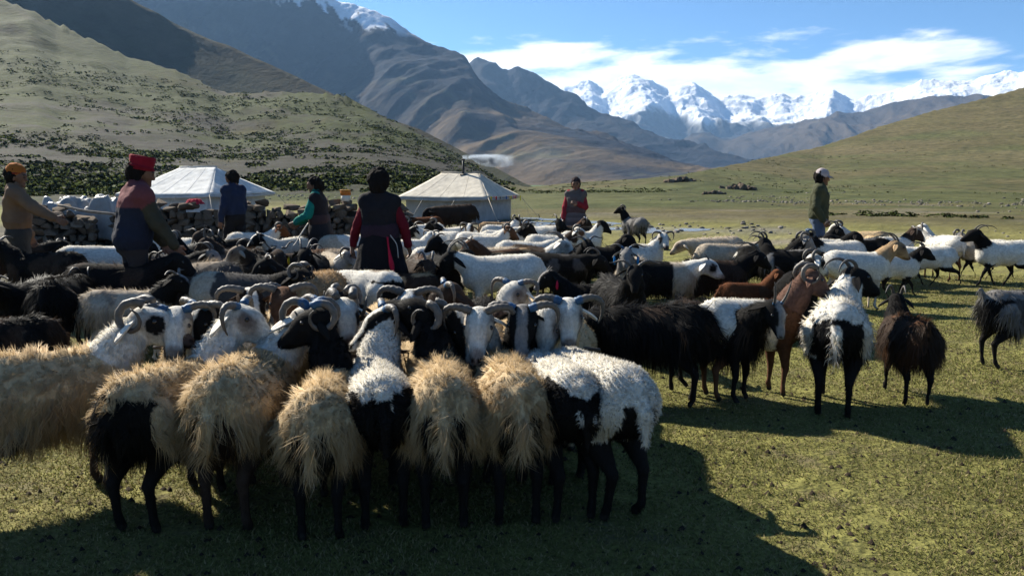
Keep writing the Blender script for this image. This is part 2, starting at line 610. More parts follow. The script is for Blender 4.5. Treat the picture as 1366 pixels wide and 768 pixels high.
def ridge(name, table, foot, back, noise, colf, msc, pw=1.0, naz=360, nrr=110, seed=1, label=None, base=VALLEY - 30):
    T = np.asarray(table, float)
    taz, tte = survey(T[:, :2])
    r1t = T[:, 2]
    F = np.asarray(foot, float)
    faz = survey(np.c_[F[:, 0], np.full(len(F), 230)])[0]
    a = np.linspace(taz[0], taz[-1], naz)
    te1 = np.interp(a, taz, tte)
    r1 = np.interp(a, taz, r1t)
    r0 = gsm(np.interp(a, faz, F[:, 1]), naz * .06)
    te1 = gsm(te1, naz * .004 + .6)
    r1 = gsm(r1, naz * .03)
    # fractal teeth on the crest line
    sv = np.linspace(0, 1, nrr)
    sb = np.linspace(0, 1, 18)[1:]
    A, S = np.meshgrid(a, sv, indexing='ij')
    r = r0[:, None] + (r1 - r0)[:, None] * S
    z1 = CAM_H + r1 * te1
    te0 = base / r0
    sk = noise.get('skew', 0.0)
    tes = np.interp(A - sk * (1 - S)**1.2, a, te1)
    tes = np.where(S < 1, np.minimum(tes, te1[:, None] + .02), tes)
    te = te0[:, None] + (tes - te0[:, None]) * S**pw
    z = CAM_H + r * te
    x, y = r * np.sin(A), r * np.cos(A)
    amp = noise['amp']
    u = A * r1.mean()
    gul = fbm(u + noise.get('lean', 0.0) * r, r / noise.get('stretch', 2.6), noise['gs'], 6, seed, 0.52, True)
    fb = fbm(x, y, noise['gs'] * 1.7, 6, seed + 5)
    env = np.sin(np.clip(S, 0, 1) * pi * 0.9 + 0.1) * sstep(S, 0, 0.15)
    z = z + amp * (0.75 * (gul - 0.15) + 0.6 * fb) * env * np.clip(z1[:, None] / z1.max(), 0.15, 1)
    # crest teeth
    ct = fbm(u + noise.get('lean', 0) * r, (r - r1[:, None]) * 1.3, noise['gs'] * 0.42, 6, seed + 9, 0.55, True) - .25
    z = z + noise.get('teeth', 0.0) * ct * S**3
    rb = r[:, -1:] + back * sb[None, :]
    zb = z[:, -1:] - (z[:, -1:] - base + 20) * sb[None, :]**1.3
    x2, y2 = rb * np.sin(a)[:, None], rb * np.cos(a)[:, None]
    X, Y, Z = np.concatenate([x, x2], 1), np.concatenate([y, y2], 1), np.concatenate([z, zb], 1)
    n_, m_ = X.shape
    SS = np.concatenate([S, np.ones_like(rb)], 1)
    c = colf(X, Y, Z, SS, np.concatenate([gul, np.repeat(gul[:, -1:], len(sb), 1)], 1))
    I, J = np.meshgrid(np.arange(n_ - 1), np.arange(m_ - 1), indexing='ij')
    Q = np.stack([I * m_ + J, (I + 1) * m_ + J, (I + 1) * m_ + J + 1, I * m_ + J + 1], -1).reshape(-1, 4)
    o = obj(name, mesh_np(name, np.stack([X, Y, Z], -1).reshape(-1, 3), Q, None, c.reshape(-1, 3)), mountain_material(name + '_rock', msc), kind='structure')
    if label:
        o['label'] = label
    return o


def lerp3(a, b, t):
    a, b = np.asarray(a, float), np.asarray(b, float)
    return a + (b - a) * np.clip(t, 0, 1)[..., None]


def col_l2(x, y, z, s, g):
    n = fbm(x, y, 60, 5, 61)
    return lerp3((0.030, 0.032, 0.016), (0.052, 0.044, 0.025), sstep(n + s * 0.5, -0.1, 0.8))


ridge('hill', [(-250, -150, 850), (60, -60, 850), (140, -25, 830), (182, 2, 820), (230, 30, 800), (287, 55, 780), (359, 84, 740), (435, 122, 690), (500, 148, 650), (560, 172, 620), (640, 215, 560), (700, 246, 480), (740, 262, 450)],
      [(-250, 480), (60, 480), (435, 420), (740, 330)], 260, dict(amp=9, gs=90, teeth=2, lean=0.4), col_l2, 30, 1.1, 260, 70, 11,
      'dark smooth hillside behind the near green slope')


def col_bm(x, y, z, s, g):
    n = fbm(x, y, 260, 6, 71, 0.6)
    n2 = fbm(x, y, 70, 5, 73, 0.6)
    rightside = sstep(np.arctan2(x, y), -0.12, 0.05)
    c = lerp3((0.020, 0.022, 0.030), (0.098, 0.070, 0.042), sstep(1.3 * n + 0.8 * (1 - s) + rightside * 0.5 - 0.45, -0.1, 0.8))  # rock tones with shade painted in: dark blue high and left, sunlit brown below
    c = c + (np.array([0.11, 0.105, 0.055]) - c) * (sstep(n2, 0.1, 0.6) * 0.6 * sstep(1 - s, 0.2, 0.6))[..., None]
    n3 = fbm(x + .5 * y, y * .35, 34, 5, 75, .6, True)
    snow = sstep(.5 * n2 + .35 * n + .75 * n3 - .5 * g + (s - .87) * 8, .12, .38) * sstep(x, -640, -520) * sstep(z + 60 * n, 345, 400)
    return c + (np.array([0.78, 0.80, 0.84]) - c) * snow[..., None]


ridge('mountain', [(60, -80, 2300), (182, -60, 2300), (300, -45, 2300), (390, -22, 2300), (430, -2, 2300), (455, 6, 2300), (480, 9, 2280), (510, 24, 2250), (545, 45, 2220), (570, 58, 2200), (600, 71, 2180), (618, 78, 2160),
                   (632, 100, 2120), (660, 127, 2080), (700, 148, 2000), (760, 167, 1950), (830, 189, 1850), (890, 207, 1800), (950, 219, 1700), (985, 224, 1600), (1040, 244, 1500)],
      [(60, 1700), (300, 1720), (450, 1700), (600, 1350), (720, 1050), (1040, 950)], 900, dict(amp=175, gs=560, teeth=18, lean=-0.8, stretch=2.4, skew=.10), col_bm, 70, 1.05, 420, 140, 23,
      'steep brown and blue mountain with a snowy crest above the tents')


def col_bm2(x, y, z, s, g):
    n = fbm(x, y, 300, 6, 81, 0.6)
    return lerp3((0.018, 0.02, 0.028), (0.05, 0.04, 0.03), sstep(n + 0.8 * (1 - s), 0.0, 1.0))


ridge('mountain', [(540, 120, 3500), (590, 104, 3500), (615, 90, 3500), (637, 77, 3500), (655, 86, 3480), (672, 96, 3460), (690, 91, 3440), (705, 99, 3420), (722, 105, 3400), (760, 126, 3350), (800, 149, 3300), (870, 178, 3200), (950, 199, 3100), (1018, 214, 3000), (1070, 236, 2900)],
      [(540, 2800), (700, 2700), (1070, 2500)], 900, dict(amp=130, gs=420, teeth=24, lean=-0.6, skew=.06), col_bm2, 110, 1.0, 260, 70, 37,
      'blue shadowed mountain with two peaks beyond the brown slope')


def col_rm(x, y, z, s, g):
    n = fbm(x, y, 500, 6, 91, 0.6)
    c = lerp3((0.025, 0.027, 0.032), (0.072, 0.058, 0.044), sstep(n + 0.5 * g, -0.2, 0.6))
    snow = sstep(z + 120 * n - 60 * g, 420, 480)
    return c + (np.array([0.78, 0.8, 0.84]) - c) * snow[..., None]


ridge('mountain', [(760, 230, 4700), (840, 205, 4700), (900, 192, 4700), (940, 176, 4700), (975, 186, 4700), (1005, 178, 4700), (1040, 168, 4700), (1080, 158, 4700), (1120, 146, 4700), (1155, 147, 4700), (1205, 138, 4700), (1240, 133, 4700), (1275, 136, 4700), (1310, 130, 4700), (1340, 133, 4700), (1366, 122, 4700), (1460, 105, 4700)],
      [(760, 3500), (1460, 3300)], 1200, dict(amp=230, gs=620, teeth=26, lean=0.35, skew=-.05), col_rm, 160, 1.0, 320, 80, 53,
      'brown blue mountain of folded spurs under the right part of the snow')


def col_sm(x, y, z, s, g):
    n = fbm(x, y, 420, 6, 101, 0.6)
    c = lerp3((0.045, 0.05, 0.06), (0.08, 0.075, 0.07), sstep(n, -0.2, 0.5))
    snow = sstep(z + 150 * n - 90 * g, 360, 440)
    return c + (np.array([0.82, 0.84, 0.87]) - c) * snow[..., None]


ridge('mountain', [(640, 150, 6600), (730, 122, 6600), (752, 114, 6600), (785, 107, 6600), (803, 121, 6600), (822, 110, 6600), (838, 102, 6600), (858, 105, 6600), (875, 112, 6600), (892, 125, 6600), (905, 116, 6600), (925, 110, 6600), (945, 119, 6600), (962, 130, 6600),
                   (990, 126, 6600), (1015, 131, 6600), (1040, 122, 6600), (1058, 129, 6600), (1085, 127, 6600), (1110, 121, 6600), (1130, 132, 6600), (1160, 126, 6600), (1190, 122, 6600), (1215, 114, 6600), (1245, 105, 6600), (1265, 101, 6600), (1295, 104, 6600), (1320, 101, 6600), (1366, 95, 6600), (1480, 80, 6600)],
      [(640, 5000), (1480, 5000)], 1500, dict(amp=210, gs=560, teeth=42, lean=0.5, stretch=1.1, skew=.03), col_sm, 200, 1.0, 520, 110, 67,
      'range of snow covered peaks closing the valley under the clouds')

# air between: one closed box of thin even haze round the camera and everything built
hz_me = MB()
hz_me.box((0, 0, 455), (18600, 18600, 1070))
hm, ht, hout = mat_new('haze_air')
pv = ht.n('VolumePrincipled', {'Color': (0.34, 0.60, 1.0), 'Density': 6.5e-5, 'Anisotropy': 0.3})
ht.t.links.new(pv.outputs[0], hout.inputs['Volume'])
haze = obj('haze', hz_me.me('haze', False), hm, kind='stuff')
# ------------------------------------------------------------------ smooth bodies: a distance field meshed with surface nets
def smin(a, b, k):
    h = np.clip(0.5 + 0.5 * (b - a) / k, 0, 1)
    return b + (a - b) * h - k * h * (1 - h)


def seg_d(P, a, b, ra, rb):
    ab = b - a
    L = ab.dot(ab) + 1e-12
    t = np.clip(((P - a) @ ab) / L, 0, 1)
    d = np.linalg.norm(P - a - t[..., None] * ab, axis=-1)
    return d - (ra + (rb - ra) * t)


def field_mesh(prims, h, pad=None):
    """prims: (a, b, ra, rb, k[, sign]); returns vertices, quads"""
    pad = pad or 3 * h
    lo = np.min([np.minimum(p[0] - p[2], p[1] - p[3]) for p in prims], 0) - pad - 0.02
    hi = np.max([np.maximum(p[0] + p[2], p[1] + p[3]) for p in prims], 0) + pad + 0.02
    n = np.ceil((hi - lo) / h).astype(int) + 1
    F = np.full(n, 0.5)
    ax = [lo[i] + h * np.arange(n[i]) for i in range(3)]
    for p in prims:
        a, b, ra, rb, k = p[:5]
        m = k + 2 * h
        l2 = np.minimum(a - ra, b - rb) - m
        h2 = np.maximum(a + ra, b + rb) + m
        i0 = np.clip(((l2 - lo) / h).astype(int), 0, n)
        i1 = np.clip(np.ceil((h2 - lo) / h).astype(int) + 1, 0, n)
        s = tuple(slice(i0[i], i1[i]) for i in range(3))
        P = np.stack(np.meshgrid(*[ax[i][s[i]] for i in range(3)], indexing='ij'), -1)
        d = seg_d(P, a, b, ra, rb)
        if len(p) > 5 and p[5] < 0:
            F[s] = -smin(-F[s], d, k)
        else:
            F[s] = smin(F[s], d, k)
    return surfnets(F, lo, h)


_OFF = np.array([[i, j, k] for i in (0, 1) for j in (0, 1) for k in (0, 1)])
_EDG = [(a, b) for a in range(8) for b in range(a + 1, 8) if np.abs(_OFF[a] - _OFF[b]).sum() == 1]


def surfnets(F, org, h):
    ins = F < 0
    n = np.array(F.shape)
    s = np.zeros(n - 1, int)
    for o in _OFF:
        s += ins[o[0]:n[0] - 1 + o[0], o[1]:n[1] - 1 + o[1], o[2]:n[2] - 1 + o[2]]
    mask = (s > 0) & (s < 8)
    cells = np.argwhere(mask)
    idx = np.full(n - 1, -1, int)
    idx[mask] = np.arange(len(cells))
    fv = [F[cells[:, 0] + o[0], cells[:, 1] + o[1], cells[:, 2] + o[2]] for o in _OFF]
    acc = np.zeros((len(cells), 3))
    cnt = np.zeros(len(cells))
    for a, b in _EDG:
        cr = (fv[a] < 0) != (fv[b] < 0)
        t = np.where(cr, fv[a] / (fv[a] - fv[b] + 1e-12), 0)
        p = _OFF[a] + (_OFF[b] - _OFF[a]) * t[:, None]
        acc += np.where(cr[:, None], p, 0)
        cnt += cr
    v = org + (cells + acc / cnt[:, None]) * h
    quads = []
    for axn in range(3):
        u, w_ = (axn + 1) % 3, (axn + 2) % 3
        sl0 = [slice(None)] * 3
        sl1 = [slice(None)] * 3
        sl0[axn], sl1[axn] = slice(0, -1), slice(1, None)
        c = ins[tuple(sl0)] != ins[tuple(sl1)]
        e = np.argwhere(c)
        e = e[(e[:, u] > 0) & (e[:, w_] > 0) & (e[:, u] < n[u] - 1) & (e[:, w_] < n[w_] - 1)]
        flip = ins[tuple(sl0)][e[:, 0], e[:, 1], e[:, 2]]
        du = np.zeros(3, int); du[u] = 1
        dw = np.zeros(3, int); dw[w_] = 1
        g = lambda q: idx[q[:, 0], q[:, 1], q[:, 2]]
        q = np.stack([g(e - du - dw), g(e - dw), g(e), g(e - du)], -1)
        q[~flip] = q[~flip][:, ::-1]
        quads.append(q)
    return v, np.concatenate(quads)


def vert_normals(v, q):
    n = np.zeros_like(v)
    fn = np.cross(v[q[:, 2]] - v[q[:, 0]], v[q[:, 3]] - v[q[:, 1]])
    for i in range(4):
        np.add.at(n, q[:, i], fn)
    return n / (np.linalg.norm(n, axis=1)[:, None] + 1e-12)


def relax(v, q, it=1, f=0.5):
    for _ in range(it):
        s = np.zeros_like(v)
        c = np.zeros(len(v))
        for i in range(4):
            np.add.at(s, q[:, i], v[q[:, (i + 1) % 4]])
            np.add.at(s, q[:, i], v[q[:, (i - 1) % 4]])
            np.add.at(c, q[:, i], 2)
        v = v + f * (s / np.maximum(c, 1)[:, None] - v)
    return v


# ------------------------------------------------------------------ sheep and goats
W, C, TAN, K, B, RD, G, D, PK, DG = ((.76, .715, .63), (.56, .42, .25), (.40, .27, .15), (.012, .011, .0105), (.10, .05, .028), (.13, .048, .02),
                                    (.20, .19, .18), (.045, .03, .022), (.13, .072, .052), (.075, .07, .068))
CODES = dict(W=W, C=C, T=TAN, K=K, B=B, R=RD, G=G, D=D, P=PK, Q=DG, Y=(.50, .42, .32), S=(.33, .27, .21))
BLUE = (0.03, 0.085, 0.17)


def coat_of(s):
    d = {}
    for it in s.split():
        k_, v_ = it.split('=')
        d[k_] = np.array(CODES[v_])
    t = d['t']
    d.setdefault('n', t)
    d.setdefault('h', d['n'])
    d.setdefault('l', t)
    d.setdefault('m', d['h'] * 0.8)
    return d


def headframe(yaw, pitch, roll=0.0):
    f = np.array([cos(pitch) * cos(yaw), cos(pitch) * sin(yaw), sin(pitch)])
    l = np.array([-sin(yaw), cos(yaw), 0.0])
    u = np.cross(f, l)
    if roll:
        l, u = l * cos(roll) + u * sin(roll), u * cos(roll) - l * sin(roll)
    return np.stack([f, l, u], 1)      # columns


def horn_curve(kind, s, n):
    t = np.linspace(0, 1, n)
    if kind == 'curl':
        a = np.radians(62 + 372 * t)
        r = 0.098 * (1 - 0.30 * t)
        return np.stack([-0.055 + r * np.cos(a), s * (0.035 + 0.105 * t**0.9), -0.015 + r * np.sin(a)], -1), 0.031
    if kind == 'wrap':
        return np.stack([-0.01 - 0.055 * np.sin(pi * t * 0.9) + 0.06 * t, s * (0.032 + 0.215 * np.sin(t * 2.15)), 0.05 + 0.045 * np.sin(pi * t * 1.25) - 0.15 * t**1.8], -1), 0.031
    if kind == 'wide':
        return np.stack([-0.02 - 0.07 * np.sin(pi * t * 0.8), s * (0.03 + 0.27 * t), 0.05 + 0.035 * np.sin(pi * 1.5 * t) + 0.05 * t**3], -1), 0.024
    if kind == 'back':
        a = np.radians(32 + 150 * t)
        return np.stack([-0.135 + 0.14 * np.cos(a), s * (0.03 + 0.075 * t), -0.02 + 0.14 * np.sin(a)], -1), 0.024
    if kind == 'long':
        a = np.radians(42 + 112 * t)
        return np.stack([-0.215 + 0.27 * np.cos(a), s * (0.03 + 0.13 * t**1.3), -0.12 + 0.25 * np.sin(a)], -1), 0.026
    if kind == 'up':
        return np.stack([-0.01 - 0.12 * t**1.6, s * (0.028 + 0.06 * t), 0.05 + 0.22 * t], -1), 0.02
    if kind == 'screw':
        return np.stack([-0.02 - 0.10 * t + 0.02 * np.sin(9 * t), s * (0.035 + 0.24 * t), 0.055 + 0.10 * t + 0.02 * np.cos(9 * t)], -1), 0.022
    # short
    return np.stack([-0.01 - 0.08 * t, s * (0.03 + 0.02 * t), 0.05 + 0.07 * t - 0.02 * t * t], -1), 0.016


def _r3(v):
    return np.array(v, float)


def hash1(*ij):
    return _h(ij[0], ij[1], ij[2], ij[3])


ANIMALS = []


def animal(label, kind, px, ytop, hd, coat, horn='back', blue=0, nel=48, look=None, hp=-22, walk=0, sc=1.0, fur='fleece', d=None, naz=None,
           fore=None, spots=None, ears=1, blaze=0, eyep=0, furn=None, group=None, seed=None, furl=1.0, low=0.0, roll=0.0, rump='low', tail=0, nlen=1.0, bodyk=1.0, xy=None, paint=None, tassel=None):
    """one sheep or goat: px/ytop survey its back in the photograph, hd its heading (0 right, 90 away, 270 to the camera)"""
    sd = seed if seed is not None else len(ANIMALS) * 7 + 3
    r_ = np.random.default_rng(sd)
    hb = (0.78 if kind == 'sheep' else 0.74) * sc
    if d is None:
        d = (CAM_H - hb) * FPX / (ytop - 238)
    X = gx(px, d, 0.5) if xy is None else xy[0]
    Y = d if xy is None else xy[1]
    co = coat_of(coat)
    look = hd if look is None else look
    hy = radians(((look - hd) + 180) % 360 - 180)
    nz_ = radians(naz) if naz is not None else hy * 0.45
    ne = radians(nel)
    goat = kind == 'goat'
    k_ = bodyk * (0.93 if goat else 1.0)
    # torso
    pr, reg = [], []

    def add(a, b, ra, rb, k, rg):
        pr.append((_r3(a), _r3(b), ra, rb, k))
        reg.append(rg)
    zl = low
    lg = .05
    _add0 = add

    def add(a, b, ra, rb, k, rg):
        _add0((a[0], a[1], a[2] + lg), (b[0], b[1], b[2] + lg), ra, rb, k, rg)
    add((.24, 0, .50 - zl), (-.05, 0, .49 - zl * .5), .165 * k_, .176 * k_, .05, 'torso')
    add((-.05, 0, .49 - zl * .5), (-.29, 0, .53), .176 * k_, .162 * k_, .05, 'torso')
    add((.22, 0, .585 - zl), (-.28, 0, .605), .085 * k_, .10 * k_, .06, 'torso')
    add((.30, 0, .44 - zl), (.16, 0, .40 - zl * .6), .10 * k_, .12 * k_, .06, 'torso')
    # neck and head
    nb = _r3((.27, 0, .56 - zl + lg))
    nd = _r3((cos(ne) * cos(nz_), cos(ne) * sin(nz_), sin(ne)))
    NL = (.27 if not goat else .29) * nlen
    poll = nb + nd * NL
    Mh = headframe(hy, radians(hp), roll)
    hs = 1.12 if goat else 1.25
    hk = (.84 if goat else (.70 if horn == 'wrap' else .80)) * (1 if d < 5 else (.74 if horn == 'long' else .84))
    hp0 = poll + Mh @ _r3((.02, 0, 0))
    H = lambda p: hp0 + Mh @ (_r3(p) * hs)
    _add0(nb - nd * .05 - _r3((.02, 0, .03)), nb + nd * NL * .45, .135 * k_, .095, .05, 'neck')
    _add0(nb + nd * NL * .4, poll - nd * .01, .10, .066, .05, 'neck')
    _add0(H((-.01, 0, -.005)), H((.05, 0, -.01)), .064 * hs, .058 * hs, .03, 'head')
    _add0(H((.03, 0, -.005)), H((.135, 0, -.045)), .055 * hs, .031 * hs, .03, 'head')
    _add0(H((.0, 0, -.05)), H((.13, 0, -.075)), .045 * hs, .024 * hs, .03, 'head')
    _add0(H((.135, 0, -.05)), H((.170, 0, -.064)), .031 * hs, .028 * hs, .02, 'muz')
    # legs
    wk = walk
    for sy in (1, -1):
        for fr in (0, 1):
            ph = wk * (1 if (sy > 0) == (fr == 1) else -1) * radians(24)
            if fr:
                J = [(.23, .085, .46 - zl), (.22, .095, .36), (.235, .09, .20), (.225, .09, .065), (.245, .09, .022)]
                R_ = [.085, .054, .026, .0185, .025]
            else:
                J = [(-.25, .09, .50), (-.19, .105, .37), (-.335, .09, .23), (-.315, .09, .065), (-.295, .09, .022)]
                R_ = [.122, .076, .027, .019, .025]
            o = _r3(J[0])
            pts = []
            for i, p in enumerate(J):
                q = _r3(p) - o
                jit = r_.normal(0, .010) if i > 1 else 0
                an = ph * (0.5 if i == 1 else 1.0)
                q[2] *= (1 + lg / o[2])
                q = _r3((q[0] * cos(an) - q[2] * sin(an) + jit, q[1], q[0] * sin(an) + q[2] * cos(an)))
                pts.append(_r3((q[0] + o[0], sy * (q[1] + o[1]), q[2] + o[2] + lg)))
            for i in range(4):
                _add0(pts[i], pts[i + 1], R_[i], R_[i + 1], .03 if i < 1 else .018, ('leg' if i >= 1 else 'thigh'))
    if tail:
        add((-.42, 0, .63), (-.47, 0, .72), .03, .022, .03, 'tail')
    else:
        add((-.40, 0, .64), (-.465, 0, .52), .034, .030, .02, 'tail')
        add((-.465, 0, .52), (-.475, 0, .37), .030, .014, .015, 'tail')
    hvox = .0145 if d < 5.2 else (.0195 if d < 8 else (.025 if d < 11.5 else .031))
    v, q = field_mesh(pr, hvox / max(sc, .8))
    v = relax(v, q, 1, 0.45)
    n = vert_normals(v, q)
    # which part of the animal each vertex is
    DD = np.stack([seg_d(v, p[0], p[1], p[2], p[3]) for p in pr], 1)
    ri = np.argmin(DD, 1)
    names = ['torso', 'neck', 'head', 'muz', 'leg', 'thigh', 'tail']
    rid = np.array([names.index(x) for x in reg])[ri]

    def colour(p, rid):
        nz = vnoise(p * 9 + sd, sd) * .6 + vnoise(p * 23 + sd, sd + 1) * .4
        c = np.tile(co['t'], (len(p), 1))
        torso = (rid == 0) | (rid == 5) | (rid == 6) | (rid == 1)
        if 's' in co:
            c[torso & (vnoise(p * 6.5 + sd, sd + 4) + .4 * nz > (.25 if spots is None else spots))] = co['s']
        if 'f' in co:
            m = torso & (p[:, 0] > .12 + nz * .06)
            c[m] = co['f']
        if 'b' in co:
            m = torso & (p[:, 2] < .47 + nz * .05)
            c[m] = co['b']
        if 'r' in co:
            if rump == 'low':
                nl = vnoise(p * 5 + sd * 1.7, sd + 8)
                m = ((rid == 5) | (rid == 0) | ((rid == 6) & (nz < .35))) & (p[:, 0] < -.24 + nz * .06 + nl * .05) & (p[:, 2] < .655 + nz * .05 + nl * .06) & (np.abs(p[:, 1]) < .155 + nz * .03)
            elif rump == 'patch':
                m = (rid != 6) & (p[:, 0] < -.28 + nz * .03) & (p[:, 2] < .59 + nz * .03) & (np.abs(p[:, 1]) < .085 + nz * .02)
            else:
                m = ((rid == 5) | (rid == 0) | (rid == 6)) & (p[:, 0] < -.20 + nz * .07)
            c[m] = co['r']
        mn = (rid == 1) & ((p - nb) @ nd > .02 + nz * .03)
        c[mn] = co['n']
        c[rid == 2] = co['h'] * (1 if co['h'][0] < .3 else .82)
        c[rid == 3] = co['m']
        hl = (p - hp0) @ Mh / hs
        hd_ = (rid == 2) | (rid == 3)
        if co['h'][0] > .3:     # thin haired pinkish grey skin round eyes and nostrils
            dk = np.exp(-((hl[:, 0] - .052) / .028)**2 - ((hl[:, 2] - .012) / .024)**2) * .9 + .75 * sstep(hl[:, 0] + nz * .012, .135, .165) + .35 * sstep(np.abs(hl[:, 1]) + nz * .01, .034, .05)
            dk = np.clip(dk + .25 * (nz > .15) * (np.abs(hl[:, 1]) > .03), 0, .88) * hd_
            c = c + (_r3((.10, .068, .055)) - c) * dk[:, None]
        if 'z' in co:
            c[hd_ & (np.abs(hl[:, 1]) < .024 + nz * .01) & (hl[:, 2] > -.055 - .2 * np.maximum(hl[:, 0] - .1, 0)) & (hl[:, 0] > -.04)] = co['z']
        if 'e' in co:
            c[hd_ & (np.hypot(hl[:, 0] - .055, (hl[:, 2] + .005)) < .038 + nz * .01) & (np.abs(hl[:, 1]) > .022)] = co['e']
        c[hd_ & (hl[:, 0] > .163) & (np.abs(np.abs(hl[:, 1]) - .013) < .008) & (np.abs(hl[:, 2] + .052) < .008)] = (.02, .014, .012)
        c[hd_ & (hl[:, 0] > .115) & (np.abs(hl[:, 2] + .078) < .006)] *= .3
        if paint:
            c[hd_ & (hl[:, 0] < .012) & (hl[:, 2] > .042)] = BLUE
        m = (rid == 4) | ((rid == 5) & (p[:, 2] < .40))
        c[m & (p[:, 2] < .41 + nz * .05)] = co['l']
        c[p[:, 2] < .04] = _r3((.03, .026, .022))
        return c * (1 + .18 * nz[:, None])
    cv_ = colour(v, rid)
    furry = (rid == 0) | (rid == 5) | (rid == 6) | (rid == 1)
    if fur != 'none':
        cv_[furry] *= .8
    me = mesh_np(kind, v * sc, q, None, cv_)
    root = obj(kind, me, M_COAT, None, (X, Y, gz(X, Y) - .004), (0, 0, radians(hd)))
    tag(root, label, kind if kind != 'calf' else 'calf', group)
    # ---- fleece / hair
    if fur != 'none':
        nf = furn or int(np.interp(d, [3.3, 4.3, 6, 9, 14, 20], [38000, 15000, 5800, 4600, 2400, 1200]))
        L = dict(shag=.045, fleece=.019, hair=.075, curly=.036, short=.012)[fur] * furl
        if fur == 'fleece' and d < 5:
            nf = int(nf * 1.15)
        a4 = np.linalg.norm(np.cross(v[q[:, 2]] - v[q[:, 0]], v[q[:, 3]] - v[q[:, 1]]), axis=1)
        fm = furry[q].all(1)
        zc = v[q].mean(1)[:, 2]
        fm &= (zc > ((.20 if d < 4.5 else .27) if fur in ('hair', 'shag') else .37))
        pw_ = a4 * fm
        pick = r_.choice(len(q), nf, p=pw_ / pw_.sum())
        uv = r_.random((nf, 2))
        A_, B_, C_, D_ = (v[q[pick, i]] for i in range(4))
        P = (A_ * (1 - uv[:, :1]) + B_ * uv[:, :1]) * (1 - uv[:, 1:]) + (D_ * (1 - uv[:, :1]) + C_ * uv[:, :1]) * uv[:, 1:]
        Nn = n[q[pick, 0]]
        rr = rid[q[pick, 0]]
        cc = colour(P, rr)
        down = _r3((0, 0, -1.0))
        back = _r3((-1.0, 0, 0))
        cell = {'shag': .030, 'fleece': .020, 'hair': .026, 'curly': .022, 'short': .02}[fur]
        ij = np.floor(P / cell + 100).astype(np.int64)
        cr = np.stack([_h(ij[:, 0], ij[:, 1], ij[:, 2], sd + m_) for m_ in range(3)], 1) - .5
        ctr = (ij - 100 + .5 + cr * .5) * cell
        rnd = r_.normal(0, 1, (nf, 3))
        side = np.clip(1 - Nn[:, 2], 0, 1.6)
        if fur == 'shag':
            dr = Nn * .56 + down * (.35 + .80 * side[:, None]) + back * .32 + cr * .95 + rnd * .16
        elif fur == 'hair':
            dr = Nn * .42 + down * (.30 + 1.1 * side[:, None]) + back * .42 + cr * .34 + rnd * .08
        elif fur == 'curly':
            dr = Nn * .9 + down * .3 * side[:, None] + cr * 1.5 + rnd * .3
        else:
            dr = Nn * 1.0 + down * (.12 + .32 * side[:, None]) + back * .2 + cr * .95 + rnd * .25
        dr /= np.linalg.norm(dr, axis=1)[:, None]
        ln = L * (.55 + .75 * r_.random(nf))
        if fur in ('hair', 'shag'):
            ln *= np.where(P[:, 2] < .60, 1.85 if fur == 'shag' else 1.45, .85)
        ln *= np.where(rr == 1, .7, 1.0) * np.where(rr == 5, .9, 1.0)
        # locks: patches of fleece that lie their own way, matted and stained
        i2 = np.floor(P / .075 + 100 + vnoise(P * 14, sd)[:, None] * .4).astype(np.int64)
        c2 = np.stack([_h(i2[:, 0], i2[:, 1], i2[:, 2], sd + 31 + m_) for m_ in range(3)], 1) - .5
        if fur in ('shag', 'hair'):
            dr = dr + c2 * .55
            dr /= np.linalg.norm(dr, axis=1)[:, None]
            ln = ln * (1 + .7 * c2[:, 0])
        ln = ln[:, None]
        cp = .55
        mid = P + dr * ln * .5 + (ctr - P) * cp * .42
        tip = P + dr * ln * .95 + (ctr - P) * cp + down * ln * .22 * side[:, None] + rnd * ln * .05
        if fur in ('shag', 'curly', 'fleece'):
            mid += cr[:, [2, 0, 1]] * ln * (.45 if fur == 'shag' else .40)
            tip += cr[:, [1, 2, 0]] * ln * (.55 if fur != 'fleece' else .3)
        wd = max({'shag': .0015, 'fleece': .0017, 'hair': .0021, 'curly': .0028, 'short': .0024}[fur], d * .00040) * (.7 + .6 * r_.random(nf))[:, None]
        wdir = np.cross(dr, Nn) + rnd * .35
        wdir /= np.linalg.norm(wdir, axis=1)[:, None] + 1e-9
        P0 = P - Nn * .004
        # the flat of every strand faces outwards; its shading normal leans with the strand
        fn = np.cross(wdir, dr)
        flip = (fn * Nn).sum(1) < 0
        wdir[flip] *= -1
        kn = {'shag': .88, 'hair': .6, 'curly': .8, 'fleece': 1.0, 'short': 1.1}[fur]
        SN = Nn * kn + np.cross(wdir, dr) * (1.1 - kn * .8) + cr * (1.0 - kn * .75)
        SN /= np.linalg.norm(SN, axis=1)[:, None]
        if d < 7.2:
            m5 = 5
            VV = np.stack([P0 - wdir * wd, P0 + wdir * wd, mid + wdir * wd * .75, mid - wdir * wd * .75, tip], 1).reshape(-1, 3)
            o5 = np.arange(nf) * 5
            qd = np.stack([o5, o5 + 1, o5 + 2, o5 + 3], 1)
            tr = np.stack([o5 + 3, o5 + 2, o5 + 4], 1)
        else:
            m5 = 3
            VV = np.stack([P0 - wdir * wd, P0 + wdir * wd, tip], 1).reshape(-1, 3)
            qd = None
            tr = np.arange(nf * 3).reshape(-1, 3)
        tint = (.90 + .20 * r_.random((nf, 1))) * (1 + (.12 if fur in ('fleece', 'short') else .30) * cr[:, :1])
        if fur == 'shag':
            stain = np.clip(vnoise(P * 4.5 + 7, sd + 2) * .7 + c2[:, 1] * .5 + (.58 - P[:, 2]) * 1.3, 0, .6)[:, None]
            tint = tint * (1 - stain * _r3((.45, .55, .65)))
        warm = 1 + (r_.random((nf, 1)) - .5) * _r3((.0, .10, .35))
        cst = np.clip(cc * tint * warm, .004, .9)
        cs = np.repeat(cst[:, None], m5, 1)
